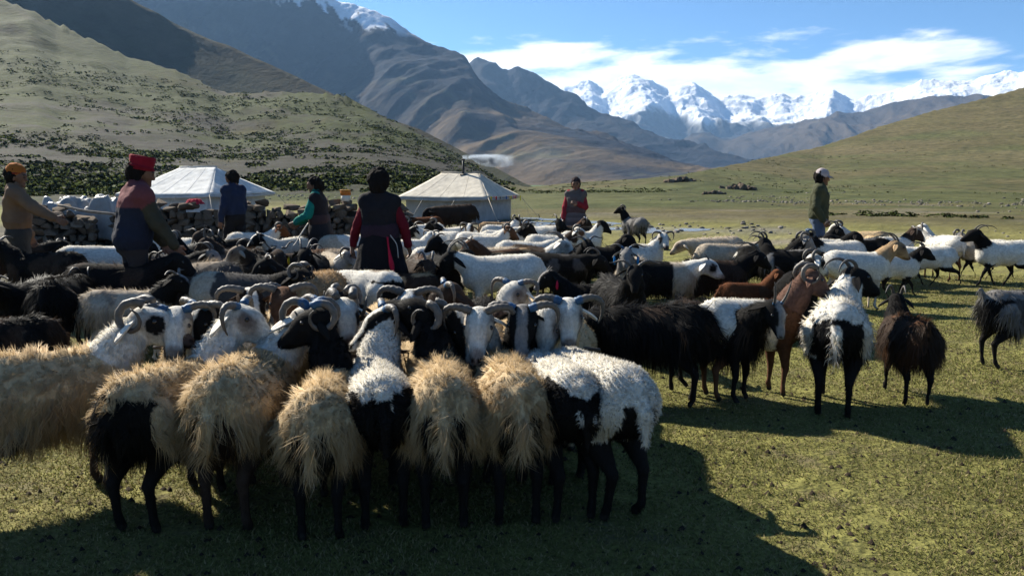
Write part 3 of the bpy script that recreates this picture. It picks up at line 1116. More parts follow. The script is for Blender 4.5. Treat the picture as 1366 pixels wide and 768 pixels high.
        fm_ = mesh_np('fleece' if not goat else 'hair', VV * sc, qd, tr, cs.reshape(-1, 3), True, nor=np.repeat(SN, m5, 0))
        obj('fleece' if not goat else 'hair', fm_, M_WOOL, root, kind='stuff')
    # ---- short hair of face and legs on the nearest animals
    if d < 5.4:
        nf = 7000
        a4 = np.linalg.norm(np.cross(v[q[:, 2]] - v[q[:, 0]], v[q[:, 3]] - v[q[:, 1]]), axis=1)
        hm = ((rid == 2) | (rid == 4) | (rid == 5) | (rid == 3))[q].all(1) * np.where((rid == 2) | (rid == 3), 1.6, 1.0)[q[:, 0]]
        pick = r_.choice(len(q), nf, p=a4 * hm / (a4 * hm).sum())
        uv = r_.random((nf, 2))
        A_, B_, C_, D_ = (v[q[pick, i]] for i in range(4))
        P = (A_ * (1 - uv[:, :1]) + B_ * uv[:, :1]) * (1 - uv[:, 1:]) + (D_ * (1 - uv[:, :1]) + C_ * uv[:, :1]) * uv[:, 1:]
        Nn = n[q[pick, 0]]
        isleg = (rid[q[pick, 0]] == 4)[:, None] | (rid[q[pick, 0]] == 5)[:, None]
        flow = np.where(isleg, _r3((0, 0, -1.0)), -Mh[:, 0] * .2 + _r3((0, 0, -.5)) + Mh[:, 0] * .8)
        dr = flow + Nn * .38 + r_.normal(0, .22, (nf, 3))
        dr /= np.linalg.norm(dr, axis=1)[:, None]
        ln = np.where(isleg, .024, .012) * r_.uniform(.6, 1.3, (nf, 1))
        wdir = np.cross(dr, Nn)
        wdir /= np.linalg.norm(wdir, axis=1)[:, None] + 1e-9
        wd = .0014 * r_.uniform(.7, 1.4, (nf, 1))
        VV = np.stack([P - wdir * wd, P + wdir * wd, P + dr * ln + Nn * .002], 1).reshape(-1, 3)
        cc = colour(P, rid[q[pick, 0]]) * r_.uniform(.7, 1.35, (nf, 1))
        SN = Nn + np.cross(wdir, dr) * .35
        SN /= np.linalg.norm(SN, axis=1)[:, None]
        obj('short_hair', mesh_np('short_hair', VV * sc, None, np.arange(nf * 3).reshape(-1, 3), np.repeat(np.clip(cc, .004, .9), 3, 0), True, nor=np.repeat(SN, 3, 0)), M_WOOL, root, kind='stuff')
    # ---- horns, ears, eyes
    far = d > 10.5
    if horn != 'none':
        for s_ in (1, -1):
            cvn, r0 = horn_curve(horn, s_, 12 if far else 30)
            t = np.linspace(0, 1, len(cvn))
            rad = (r0 * (1.0 if horn == 'wrap' else .88 if horn == 'curl' else .72) * (1 - t)**.75 + .004) * (1 + (0 if far else .10) * np.sin(t * 120 + .4)) * hk
            pts = hp0 + (cvn[0] * hs + (cvn - cvn[0]) * hk) @ Mh.T
            vv, qq, tt = tube(pts * sc, rad * sc, 6 if far else 10)
            hc = np.tile(_r3((.092, .080, .068)) if horn in ('curl', 'wrap', 'long') else _r3((.078, .068, .060)), (len(vv), 1))
            tv = np.concatenate([np.repeat(t, 6 if far else 10), [0, 1]])
            hc *= (1.25 - .7 * np.abs(tv - .25))[:, None]
            if blue:
                hc[(tv < .13) & (vnoise(vv * 30, 5) > -.75)] = BLUE
            obj('horn', mesh_np('horn', vv, qq, tt, hc), M_HORN, root)
    if ears:
        for s_ in (1, -1):
            t = np.linspace(0, 1, 7)
            base = _r3((-.028, s_ * .050, .005))
            dirn = _r3((-.25, s_ * .80, -.50 if ears == 1 else -.9))
            dirn /= np.linalg.norm(dirn)
            L_ = (.105 if ears == 1 else .135)
            cl_ = base + dirn * (t * L_)[:, None] + _r3((0, 0, -.03)) * (t**2)[:, None]
            wv = .026 * np.sin(pi * np.clip(t * .86 + .12, 0, 1))
            fw = _r3((.75, .1 * s_, .45))
            fw -= dirn * fw.dot(dirn)
            fw /= np.linalg.norm(fw)
            nn = np.cross(dirn, fw)
            rows = []
            for i in range(7):
                for a_ in np.linspace(0, 2 * pi, 6, endpoint=False):
                    rows.append(cl_[i] + fw * wv[i] * cos(a_) + nn * (.0055 * sin(a_) + .010 * (cos(a_)**2)))
            ev = np.array(rows)
            I_, J_ = np.meshgrid(np.arange(6), np.arange(6), indexing='ij')
            eq = np.stack([I_ * 6 + J_, I_ * 6 + (J_ + 1) % 6, (I_ + 1) * 6 + (J_ + 1) % 6, (I_ + 1) * 6 + J_], -1).reshape(-1, 4)
            ev = hp0 + (ev * hs) @ Mh.T
            ec = co.get('q', co['h'])
            obj('ear', mesh_np('ear', ev * sc, eq, None, np.tile(ec, (len(ev), 1))), M_COAT, root)
    if tassel is not None:
        for s_ in ((1, -1) if tassel[2] > .2 else (1,)):
            e0 = H((-.04, s_ * .115, -.045))
            mb = MB()
            mb.tube(np.array([e0, e0 + _r3((0, 0, -.03)), e0 + _r3((.004, 0, -.075)), e0 + _r3((0, .004, -.10))]) * sc, np.array([.006, .013, .015, .008]) * sc, 7)
            obj('ear_tassel', mb.me('ear_tassel', True, np.tile(_r3(tassel), (mb.n, 1))), M_COAT, root)
    if d < 9.5:
        for s_ in (1, -1):
            mb = MB()
            c0 = H((.052, s_ * (.0535 if not goat else .052), .012))
            vv, qq, tt = tube([c0 + Mh @ _r3((x_, 0, 0)) * .0135 for x_ in (-.95, -.6, 0, .6, .95)], np.array([.3, .8, 1, .8, .3]) * .0135, 8)
            mb.add(vv * sc, qq, tt)
            obj('eye', mb.me('eye'), M_EYE, root)
    ANIMALS.append((label, X, Y, hd, hp0 * sc, Mh, root, poll * sc, nb * sc))
    return root
# ------------------------------------------------------------------ the herd
g1 = 'sheep of the tethered front row, rumps to the viewer'


def front(label, px, dr, hd, coat, **kw):
    dr = dr - .12
    x, y = gx(px, dr, .5), dr
    c = (x + .36 * cos(radians(hd)), y + .36 * sin(radians(hd)))
    kw.setdefault('fur', 'shag')
    kw.setdefault('nel', -12)
    kw.setdefault('group', g1)
    kw['sc'] = kw.get('sc', 1.0) * .93
    return animal(label, 'sheep', px, 0, hd, coat, d=c[1], xy=c, **kw)


front('cream woolly ram seen side-on at the left edge, big curled grey horns', -62, 3.55, 44, 't=C n=W h=W e=K m=K l=D', horn='curl', nel=50, look=-4, hp=-8, sc=1.06, nlen=1.2)
front('cream woolly sheep with black hind legs, second from the left in the rump row', 158, 3.38, 76, 't=C r=K l=K n=W h=W m=K', horn='wrap', blue=1, nel=60, look=-5, hp=-14, nlen=1.35)
front('tall shaggy cream sheep with a pale tail strip, third in the rump row', 290, 3.42, 88, 't=C l=D r=D n=W h=W e=K m=K q=W', rump='patch', horn='curl', blue=1, nel=50, look=-22, hp=-36, sc=1.05, naz=-62, nlen=1.2)
front('smaller cream sheep in the rump row below the black ram head looking left', 417, 3.30, 92, 't=C l=K r=K n=K h=K', rump='patch', horn='curl', blue=1, nel=64, look=186, hp=-14, sc=.95, nlen=1.5)
front('white sheep with a black rump between two cream sheep in the rump row', 512, 3.42, 104, 't=W r=K l=K n=W h=K z=W m=Y', rump='low', horn='wrap', blue=1, nel=56, look=203, hp=-18, fur='fleece', nlen=1.3, naz=-34)
front('cream shaggy sheep with a black tail cleft, under the raised black head', 592, 3.42, 95, 't=C l=K r=K n=K h=K', rump='patch', horn='curl', nel=58, look=160, hp=30, nlen=1.3)
front('cream shaggy sheep right of centre in the rump row, dark patch beside its tail', 694, 3.46, 98, 't=C l=K r=K n=W h=W', rump='patch', horn='wrap', sc=1.0)
front('white fluffy sheep with one black haunch, second from the right in the rump row', 775, 3.50, 106, 't=W r=K l=K n=W h=W', horn='wrap', fur='fleece', sc=1.0)
front('white fluffy sheep with long black legs at the right end of the rump row', 846, 3.52, 116, 't=W r=K l=K n=W h=W', rump='patch', horn='wrap', fur='fleece', furl=.9, sc=1.02)

g2 = 'horned sheep of the tethered row, faces to the viewer'


def facer(label, px, dh, hd, coat, **kw):
    dh = dh - .22
    x, y = gx(px, dh, .72), dh
    c = (x - .49 * cos(radians(hd)), y - .49 * sin(radians(hd)))
    kw.setdefault('fur', 'fleece')
    kw['nel'] = kw.get('nel', 40) + 12
    kw.setdefault('nlen', 1.25)
    kw['sc'] = kw.get('sc', 1.0) * .97
    kw.setdefault('group', g2)
    kw.setdefault('horn', 'wrap')
    kw.setdefault('furn', 6000)
    kw['hp'] = kw.get('hp', -30) + 5
    return animal(label, 'sheep', px, 0, hd, coat, d=c[1], xy=c, **kw)


facer('white faced ram with dark cheeks and blue horn bases facing the camera at left', 232, 4.22, 275, 't=C n=D h=W e=Y m=Y', look=285, blue=1, nel=36)
facer('black faced ram with a white blaze looking down to the left, blue poll', 285, 4.32, 262, 't=C n=W h=K z=W m=K', look=238, hp=-48, blue=1)
facer('dark faced horned ram behind the black and white heads on the left', 330, 4.72, 288, 't=G n=D h=D z=W', look=300, nel=44)
facer('small black ram head behind the blue horned ram and the black and white face', 462, 4.75, 262, 't=C n=K h=K', look=250, nel=38, horn='curl')
facer('black and white striped ram face hanging down beside the curled horn', 600, 4.32, 292, 't=C n=W h=K z=W m=K', look=312, hp=-50, horn='none', nel=32)
facer('dark ram with bright blue horns behind the white faced ram in the middle', 618, 4.95, 262, 't=K n=D h=D m=D', look=196, blue=1, nel=44)
facer('white faced ram looking straight at the camera, middle of the facing row', 640, 4.25, 270, 't=C n=W h=W e=Y m=W', look=268, hp=-34, nel=36, horn='wrap')
facer('black faced ram with a thin white blaze and wide horns, right of the white face', 699, 4.28, 270, 't=C n=K h=K z=G m=G', look=266, hp=-34, blue=1, nel=38)
facer('pale ram behind the black faced ram, bright blue horn bases', 690, 4.95, 258, 't=C n=W h=W m=D', look=240, blue=1, nel=46, hp=-15)
facer('white ram nosing straight down left of the blue crowned ram', 738, 4.38, 262, 't=C n=W h=W m=Y', look=248, hp=-62, nel=34, horn='none')
facer('cream ram with a blue painted crown at the right end of the facing row', 773, 4.42, 300, 't=C n=C h=W m=Y', look=268, hp=-32, blue=1, nel=42, fur='shag', furl=.6)

facer('grey faced ram peering between the black head and the white faced one', 548, 4.62, 268, 't=C n=W h=G z=W m=K', look=262, nel=46, hp=-28)
facer('small white faced ram squeezed in left of the striped face', 455, 4.45, 280, 't=C n=W h=W m=K e=K', look=290, nel=40, hp=-30, horn='curl')
facer('brown faced ram behind the big black head looking left', 372, 4.66, 270, 't=C n=W h=B m=K', look=282, nel=48, hp=-28)

g3 = 'animals of the loose herd behind the tethered rows'


def A(label, kind, px, ytop, hd, coat, **kw):
    kw.setdefault('group', g3)
    if kind == 'goat':
        kw.setdefault('fur', 'hair')
    if px < 1060 and 'look' in kw:
        look0 = kw['look']
    else:
        look0 = kw.get('look', hd)
    kw['look'] = look0
    j_ = _h(px, len(ANIMALS), 3, 9) - .5
    if px < 800 and 8.3 < kw.get('d', 9) < 15:
        hd = hd + (50 if j_ > 0 else -50) * (abs(j_) + .15)
    kw['nel'] = min(kw.get('nel', 48) + 9, 64)
    kw['sc'] = kw.get('sc', 1.0) * .92
    if 'd' in kw and kw['d'] > 5.8:
        kw['d'] *= 1.10
    elif ytop and 'd' not in kw:
        kw['d'] = (CAM_H - .70) * FPX / (ytop - 238)
    return animal(label, kind, px, ytop, hd, coat, **kw)


# left of the big woman
A('black goat side-on at the far left below the man in the tan jacket', 'goat', 62, 343, 180, 't=K s=D n=K', horn='wide', nel=35, d=7.9, sc=1.1)
A('white short haired sheep with a black neck between the black goats at left', 'sheep', 132, 332, 4, 't=W n=K h=K r=K l=K', rump='patch', horn='curl', nel=20, look=8, fur='short', d=8.6, sc=1.1)
A('big black goat with a dark brown back walking right behind the left ram', 'goat', 158, 360, 8, 't=K s=D n=K', horn='none', nel=25, d=6.7, sc=1.12)
A('black goat turned away with its shaggy rump to us at the left', 'goat', 85, 0, 100, 't=K s=D l=K', horn='back', nel=-5, d=6.1, sc=1.06)
A('black goat facing us with ears out sideways, low at the left edge', 'goat', 44, 0, 262, 't=K n=K h=K', horn='wide', nel=22, d=6.2, hp=-40)
A('brown black goat cropped by the left edge just above the cream fleece', 'goat', -2, 0, 200, 't=D s=K n=K', horn='back', nel=-20, d=5.3, sc=.9)
A('grey brown goat with a black neck and pale forehead looking right', 'goat', 172, 378, 14, 't=Y s=S n=K h=K z=G', horn='wide', nel=42, d=6.0, look=0, sc=.92)
A('long haired grey brown goat, shaggy and low, under the hat man', 'goat', 270, 362, 160, 't=Q s=S n=D', horn='back', nel=5, d=6.9, furl=1.2, sc=1.12)
A('charcoal backed sheep with a pale rump at the left, behind the horned faces', 'sheep', 325, 374, 358, 't=Q f=Q r=Y n=K h=K', rump='wide', horn='curl', nel=18, look=340, fur='short', d=6.1, sc=1.1)
A('round light brown curly sheep seen from behind, left of the white spotted sheep', 'sheep', 431, 0, 86, 't=T n=T', horn='none', nel=-25, d=6.3, fur='curly', sc=1.06)
A('white sheep with brown back patch and black haunch in front of the big woman', 'sheep', 486, 363, 150, 't=W s=S r=K n=W h=K', spots=.62, rump='low', horn='none', nel=-10, fur='short', d=6.6, sc=1.04)
A('brindled ram with swept horns lying its head to the left, centre left', 'sheep', 372, 0, 200, 't=D n=D h=S m=S', horn='back', nel=38, look=192, d=8.3, fur='short')
A('black ram with long pale horns facing the camera over the brown curly sheep', 'sheep', 418, 0, 272, 't=K n=K h=K', horn='long', nel=50, d=7.9, look=275, fur='hair')
A('pale ram with a speckled face beside the black long horned ram', 'sheep', 446, 0, 300, 't=Y n=W h=W', horn='wrap', nel=34, d=8.3, look=330, fur='short')
A('brown sheep with a woolly back at the feet of the big woman', 'sheep', 462, 338, 150, 't=S n=B', horn='back', nel=0, d=8.9, fur='curly')
A('white sheep with a brown curled horn and ruddy head near the green sleeved woman', 'sheep', 338, 307, 10, 't=W n=W h=R', horn='curl', nel=40, d=11.6, look=20)
A('pied black and white sheep with its head low, right of the ruddy headed sheep', 'sheep', 385, 316, 200, 't=W s=K n=W h=K z=W', spots=.2, horn='wrap', nel=30, d=10.6)
A('black goat holding its head high and looking left beside the hat man', 'goat', 256, 0, 300, 't=K n=K h=K', horn='curl', nel=62, look=185, d=9.6)
A('white sheep behind the high headed black goat at left', 'sheep', 232, 315, 185, 't=W n=W h=K', horn='curl', nel=25, d=10.6)
A('black goat with drooping head right of the high headed one', 'goat', 284, 0, 280, 't=K n=K h=K', horn='back', nel=40, look=300, d=9.8)
A('dark shaggy goat with tall pale crossing horns left of the centre', 'goat', 318, 335, 190, 't=D s=Q n=D', horn='up', nel=42, look=210, d=9.0, furl=1.1)
A('dark goat with long twisted horns and a yellow ear tassel, left of the centre', 'goat', 345, 0, 320, 't=K s=D n=D', horn='screw', nel=30, look=300, d=8.2, tassel=(.6, .45, .03))
A('black goat with wide flat horns behind the dark brindled ram', 'goat', 300, 0, 240, 't=K n=D h=D', horn='wide', nel=45, look=255, d=10.4)
A('grey brown goat bending under the hands of the hat man', 'goat', 225, 338, 5, 't=Q n=K h=G', horn='back', nel=20, look=350, d=8.3)
A('white sheep half hidden behind the big woman, rump to the left', 'sheep', 462, 314, 20, 't=W r=Y n=W', rump='wide', horn='none', nel=10, d=10.2, fur='short', sc=1.1)
A('white sheep raising its head beside the skirt of the green sleeved woman', 'sheep', 455, 0, 170, 't=W n=W h=W', horn='none', nel=48, look=182, d=11.6, sc=.9)
A('dark goat cropped at the left edge beyond the black goats', 'goat', 30, 332, 10, 't=D n=K', horn='wide', nel=10, d=9.9)
A('black sheep nose to nose with the charcoal backed one', 'sheep', 392, 0, 262, 't=K n=K h=K m=K', horn='wide', nel=40, look=200, d=7.1, fur='short')
# right of the big woman, back to front
A('dark brown yak calf standing before the right tent', 'calf', 607, 0, 185, 't=D n=D h=K', horn='none', nel=-6, hp=-40, d=18.0, sc=1.32, fur='hair', furl=.7, group='calves by the tent')
A('small reddish calf left of the dark yak calf', 'calf', 568, 0, 184, 't=R n=R h=B', horn='none', nel=5, d=17.2, sc=.95, fur='short', group='calves by the tent')
A('black headed sheep looking left at the far left of the crowd by the tent', 'sheep', 568, 0, 200, 't=W n=K h=K', horn='curl', nel=38, look=190, d=13.8)
A('black headed white sheep looking left in front of the yak calf', 'sheep', 606, 0, 190, 't=W n=K h=K', horn='curl', nel=46, look=180, d=13.0)
A('white sheep with a black and white face looking left, just right of the big woman', 'sheep', 588, 306, 190, 't=W n=W h=K z=W', horn='back', nel=30, look=185, d=11.9)
A('white sheep with a yellowish rump facing away right of the big woman', 'sheep', 553, 0, 68, 't=W r=Y n=W', rump='low', horn='wrap', nel=35, look=60, d=10.7, sc=.95)
A('white sheep behind the wide horned black goat', 'sheep', 572, 0, 80, 't=W n=W', horn='none', nel=-10, d=9.6, sc=.95)
A('wide horned black goat with a grey back among the white sheep', 'goat', 622, 343, 178, 't=K s=Q n=K h=K', horn='wide', nel=52, look=215, d=8.9, nlen=1.1)
A('white sheep in the thick of the crowd below the yak calf', 'sheep', 640, 312, 12, 't=W n=W h=D', horn='wrap', nel=30, d=11.6)
A('white sheep with a pied face turned to the camera below the tent', 'sheep', 628, 0, 250, 't=W n=W h=D z=W', horn='wrap', nel=44, look=265, d=12.3)
A('tan backed sheep behind the curled horn ram', 'sheep', 662, 299, 10, 't=T n=T', horn='curl', nel=10, d=14.3)
A('brown goat with pricked ears looking left over the dark goat', 'goat', 672, 334, 178, 't=B s=T n=B h=B', horn='short', nel=42, look=190, d=8.9)
A('white ram with brown face and a round curled horn looking right', 'sheep', 650, 0, 25, 't=W n=W h=B', horn='curl', nel=46, look=10, d=11.0)
A('black headed ram with a tight curled horn looking right by the tent corner', 'sheep', 672, 0, 15, 't=W n=K h=K', horn='curl', nel=48, look=0, d=12.0)
A('second black ram with grey curled horn behind the tight horned one', 'sheep', 668, 0, 60, 't=W n=W h=K', horn='curl', nel=48, look=80, d=13.6)
A('broad white sheep with its back to the light in the middle of the crowd', 'sheep', 700, 320, 6, 't=W n=W h=W', horn='long', nel=20, d=10.0)
A('white sheep at the back of the crowd near the tent corner', 'sheep', 722, 302, 175, 't=W n=W', horn='none', nel=0, d=13.4)
A('white faced ram with brown eye patch looking right below the woman in red', 'sheep', 735, 0, 12, 't=W n=D h=W e=B m=K', horn='curl', nel=42, look=355, d=11.2)
A('dark brown ram with blue horn behind the white faced ram', 'sheep', 752, 0, 30, 't=D n=B h=D', horn='wrap', blue=1, nel=48, look=10, d=13.6)
A('black goat peering over the backs just below the woman in red', 'goat', 770, 0, 200, 't=K n=K', horn='back', nel=48, look=280, d=13.2)
A('white necked sheep with a black head looking right over the crowd', 'sheep', 775, 0, 18, 't=W n=W h=K', horn='none', nel=55, look=0, d=11.9, nlen=1.1)
A('grey goat standing alone on the grass by the stream looking left', 'goat', 846, 0, 120, 't=G s=Q n=K h=K l=K', horn='curl', nel=62, look=180, d=16.4, hp=-12, nlen=1.25)
A('white sheep with black eye patches looking back at us from the grass edge', 'sheep', 858, 0, 50, 't=W n=W h=W e=K m=K', horn='wrap', nel=50, look=280, d=9.6)
A('black goat with straight upright horns facing right at the grass edge', 'goat', 795, 345, 15, 't=K n=K h=K', horn='up', nel=50, look=0, d=9.4)
A('black goat with a blue mark and sideways horns in the crowd', 'goat', 770, 0, 300, 't=K n=K h=K', horn='wide', blue=1, nel=46, look=290, d=9.0)
A('plain white sheep with black head, drooping ear and long swept horn, centre', 'sheep', 668, 350, 180, 't=W n=W h=K l=W', horn='long', nel=18, look=190, hp=-35, fur='short', d=7.6, ears=2, sc=1.1)
A('dark grey sheep right of the plain white one', 'sheep', 740, 343, 5, 't=K s=Q n=K', horn='back', nel=5, d=8.4, fur='hair', furl=.5)
A('beige sheep between the plain white sheep and the brown goat', 'sheep', 655, 338, 170, 't=Y n=Y', horn='none', nel=-8, d=9.0, fur='curly')
A('white ram with long horns laid back behind the dark grey sheep', 'sheep', 712, 0, 335, 't=D n=W h=W', horn='long', nel=36, look=345, d=9.3)
A('dark brown shaggy goat facing us right of the skirt', 'goat', 562, 0, 285, 't=D s=B n=D', horn='back', nel=10, d=7.9, furl=1.0, sc=1.03)
A('black shaggy goat with pale swept horn beside the plain white sheep', 'goat', 592, 0, 300, 't=K n=K', horn='long', nel=36, look=340, d=8.1)
A('brown backed goat low against the hem of the black skirt', 'goat', 545, 372, 150, 't=D s=T n=D', horn='none', nel=-15, d=7.2, sc=.9)
A('black goat with a grey face and a red ear tassel looking left', 'goat', 790, 372, 180, 't=K n=K h=K z=G', horn='short', nel=40, look=192, d=6.5, sc=.9, tassel=(.5, .02, .06))
A('black goat with wide pale horns facing us behind the shaggy black ones', 'goat', 826, 0, 285, 't=K n=K h=K', horn='wide', nel=52, look=262, d=6.25, hp=-30)
A('black sheep with a grey back, white chest and black eye patch looking right', 'sheep', 880, 350, 358, 't=K f=Y n=W h=W e=K m=Y', horn='short', nel=14, look=350, hp=-20, d=7.6, fur='hair', furl=.6)
A('pale goat with blue tassels and sideways horns facing us, left of the grey backed sheep', 'goat', 843, 0, 250, 't=Y n=G h=G', horn='wide', blue=1, nel=52, look=262, d=7.7, tassel=(.02, .18, .45))
A('long haired black goat standing side-on right of the white sheep in the front', 'goat', 868, 412, 168, 't=K s=D', horn='none', nel=-15, d=5.4, furl=1.25, sc=1.02)
A('long haired black goat with a grey horned face turned to us', 'goat', 952, 410, 318, 't=K s=D n=K h=K z=G', horn='up', blue=1, nel=26, look=290, d=5.55, hp=-45, furl=1.2, sc=0.98)
A('cream sheep with a cropped fleece at the back, left of the big curved horns', 'sheep', 968, 326, 6, 't=Y n=Y h=D', horn='back', nel=15, d=9.6)
A('grey cream sheep lying behind the cropped cream one', 'sheep', 955, 318, 175, 't=Y n=Y', horn='none', nel=-5, d=10.8, fur='curly')
A('brown black shaggy goat walking right in front of the cream sheep', 'goat', 952, 348, 2, 't=D s=K n=K', horn='long', nel=28, d=7.8)
A('black goat with great arched horns in front of the dirt path', 'goat', 1025, 0, 330, 't=K s=W n=K h=G', spots=.7, horn='curl', nel=46, look=5, d=9.2, nlen=1.1)
A('black and white speckled goat behind the arched horns', 'goat', 1055, 336, 170, 't=K s=G n=K h=K', spots=.35, horn='back', nel=40, look=20, d=8.9)
A('chestnut goat with a short upright neck looking right', 'goat', 998, 372, 12, 't=R s=B n=R h=R', horn='short', nel=50, look=0, d=7.1, sc=0.78, furl=.7)
A('white rumped goat with brown shoulders and pink face looking right', 'goat', 1002, 388, 14, 't=W f=B n=P h=P l=B', horn='curl', nel=48, look=4, d=5.545, nlen=1.15, fur='short', sc=1.04)
A('black ram with a white curled horn face just beyond the pink faced goat', 'sheep', 1066, 0, 60, 't=K n=K h=W e=K', horn='curl', nel=40, look=20, d=6.9, fur='short')
A('long white sheep with a tan neck and brown face walking right', 'sheep', 1142, 334, 2, 't=W n=T h=T r=Y l=Y', rump='patch', horn='long', nel=36, look=0, d=8.545, fur='short', sc=1.02, hp=-24, nlen=1.1)
A('white sheep at the back behind the tan necked one', 'sheep', 1100, 320, 5, 't=W n=K h=K', horn='none', nel=35, d=10.4)
A('black goat looking right below the man in the green coat', 'goat', 1085, 0, 20, 't=K n=K h=K', horn='back', nel=46, look=5, d=11.0)
A('black headed sheep with a blue horn mark behind the tan necked sheep', 'sheep', 1115, 0, 185, 't=W n=K h=K', horn='curl', blue=1, nel=46, look=170, d=10.0)
A('black goat with a speckled neck behind the tan necked sheep', 'goat', 1150, 318, 178, 't=K s=G n=K', spots=.3, horn='none', nel=20, d=10.6)
A('white and black faced sheep with a brown horn at the back of the right group', 'sheep', 1150, 0, 150, 't=C n=W h=W m=K', horn='curl', nel=46, look=170, d=12.0)
A('cream sheep seen end-on behind the right group', 'sheep', 1168, 0, 80, 't=C n=C', horn='none', nel=0, d=11.4, sc=.95)
A('dark headed ram with white crown between the cream sheep and the walking ones', 'sheep', 1192, 0, 30, 't=W n=D h=D z=W', horn='wrap', nel=46, look=350, d=10.8)
A('white sheep with a black neck and head trotting right', 'sheep', 1192, 344, 2, 't=W f=W n=K h=K l=K', horn='back', nel=40, look=355, hp=-16, d=9.182, walk=1, sc=0.86)
A('white sheep trotting left behind the black necked one', 'sheep', 1240, 332, 176, 't=W l=K n=W', horn='none', nel=5, d=10.091, walk=1, sc=0.88)
A('white ram with curving brown horns looking away over the meadow', 'sheep', 1256, 0, 105, 't=W n=W h=W e=B l=B', horn='wrap', nel=56, look=150, d=11.091, sc=1.0)
A('white sheep with a black head and very long horn walking left at the right edge', 'sheep', 1338, 322, 180, 't=W n=K h=K l=K', horn='long', nel=48, look=180, hp=-8, d=10.182, walk=.9, sc=0.98, nlen=1.15)
A('white sheep with black legs and grey head behind the long horned one', 'sheep', 1312, 326, 170, 't=W f=Y n=Y h=G l=K', horn='curl', nel=40, look=30, d=10.909, walk=.9, sc=0.92)
A('white sheep with a broad black rump and one thin horn, walking away on the grass', 'sheep', 1118, 0, 66, 't=W r=K l=K n=W h=K', rump='low', horn='back', nel=50, look=15, hp=-10, d=5.318, fur='shag', furl=.7, sc=1.1)
A('dark brown goat with a light tail walking away on the grass', 'goat', 1212, 0, 82, 't=D s=B n=K h=K l=K', horn='back', nel=40, look=60, d=5.545, sc=0.86, furl=1.15, tail=1, bodyk=1.1)
A('shaggy grey goat with a cream tail cut by the right edge', 'goat', 1362, 0, 12, 't=G s=Q r=K l=K n=G', horn='wide', nel=20, d=5.909, furl=1.1, tail=1, sc=0.94)
# ------------------------------------------------------------------ camp: tents, walls, stores
def mat_cloth(name, rough=0.9, trans=0.0, wr=6.0, wd=0.03, weave=260):
    m, t, out = mat_new(name)
    tcn = t.n('TexCoord')
    v = tcn.outputs['Object']
    a = t.n('Attribute', attribute_name='Col')
    f = t.ramp(t.noise(v, 4.0, 6, 0.65), 0.3, 0.7, 0.78, 1.15, False)
    c = t.n('VectorMath', operation='SCALE', ins={0: a.outputs['Color'], 'Scale': f}).outputs[0]
    b = t.n('BsdfPrincipled')
    t.set(b, 'Base Color', c)
    t.set(b, 'Roughness', rough)
    b.inputs['Specular IOR Level'].default_value = 0.15
    bn = t.n('Bump', {'Strength': 0.6, 'Distance': wd, 'Height': t.noise(v, wr, 4, 0.6, 0.6)})
    t.set(b, 'Normal', bn.outputs[0])
    if trans:
        tr = t.n('BsdfTranslucent', {'Color': c})
        mx = t.n('MixShader', {0: trans})
        t.t.links.new(b.outputs[0], mx.inputs[1])
        t.t.links.new(tr.outputs[0], mx.inputs[2])
        t.t.links.new(mx.outputs[0], out.inputs[0])
    else:
        t.t.links.new(b.outputs[0], out.inputs[0])
    return m


M_CANVAS = mat_cloth('tent_canvas', 0.9, 0.16, 2.6, 0.05)
M_CLOTH = mat_cloth('clothing', 0.92, 0.0, 14.0, 0.02)
M_TARP = mat_cloth('plastic_sheet', 0.35, 0.12, 7.0, 0.05)
M_SKIN = mat_vcol('skin', 0.6, 30, 0.12, 0.1, 120, 0.3)
M_ROPE = mat_plain('rope', (0.06, 0.05, 0.045), 0.9, 60, 0.3, 0.3, 200)
M_CORD = mat_plain('pale_cord', (0.4, 0.36, 0.3), 0.9, 60, 0.2)
M_STONE = mat_vcol('stone', 0.95, 9, 0.4, 0.8, 34, 0.1)
M_METAL = mat_plain('sooty_metal', (0.03, 0.028, 0.026), 0.6, 20, 0.4)


def sheet(name, P, mat, parent, col, thick=0.012, kind=None):
    """a cloth panel from a grid of points (n, m, 3), given thickness"""
    P = np.asarray(P, float)
    n, m = P.shape[:2]
    du, dv = np.gradient(P, axis=0), np.gradient(P, axis=1)
    N = np.cross(du, dv)
    N /= np.linalg.norm(N, axis=-1, keepdims=True) + 1e-9
    A_, B_ = P + N * thick / 2, P - N * thick / 2
    v = np.concatenate([A_.reshape(-1, 3), B_.reshape(-1, 3)])
    I_, J_ = np.meshgrid(np.arange(n - 1), np.arange(m - 1), indexing='ij')
    q1 = np.stack([I_ * m + J_, (I_ + 1) * m + J_, (I_ + 1) * m + J_ + 1, I_ * m + J_ + 1], -1).reshape(-1, 4)
    q2 = q1[:, ::-1] + n * m
    rim = np.concatenate([np.arange(m), np.arange(1, n) * m + m - 1, (n - 1) * m + np.arange(m - 2, -1, -1), np.arange(n - 2, 0, -1) * m])
    r2 = np.roll(rim, -1)
    q3 = np.stack([rim, r2, r2 + n * m, rim + n * m], 1)
    c = np.tile(_r3(col), (len(v), 1))
    return obj(name, mesh_np(name, v, np.concatenate([q1, q2, q3]), None, c), mat, parent, kind=kind)


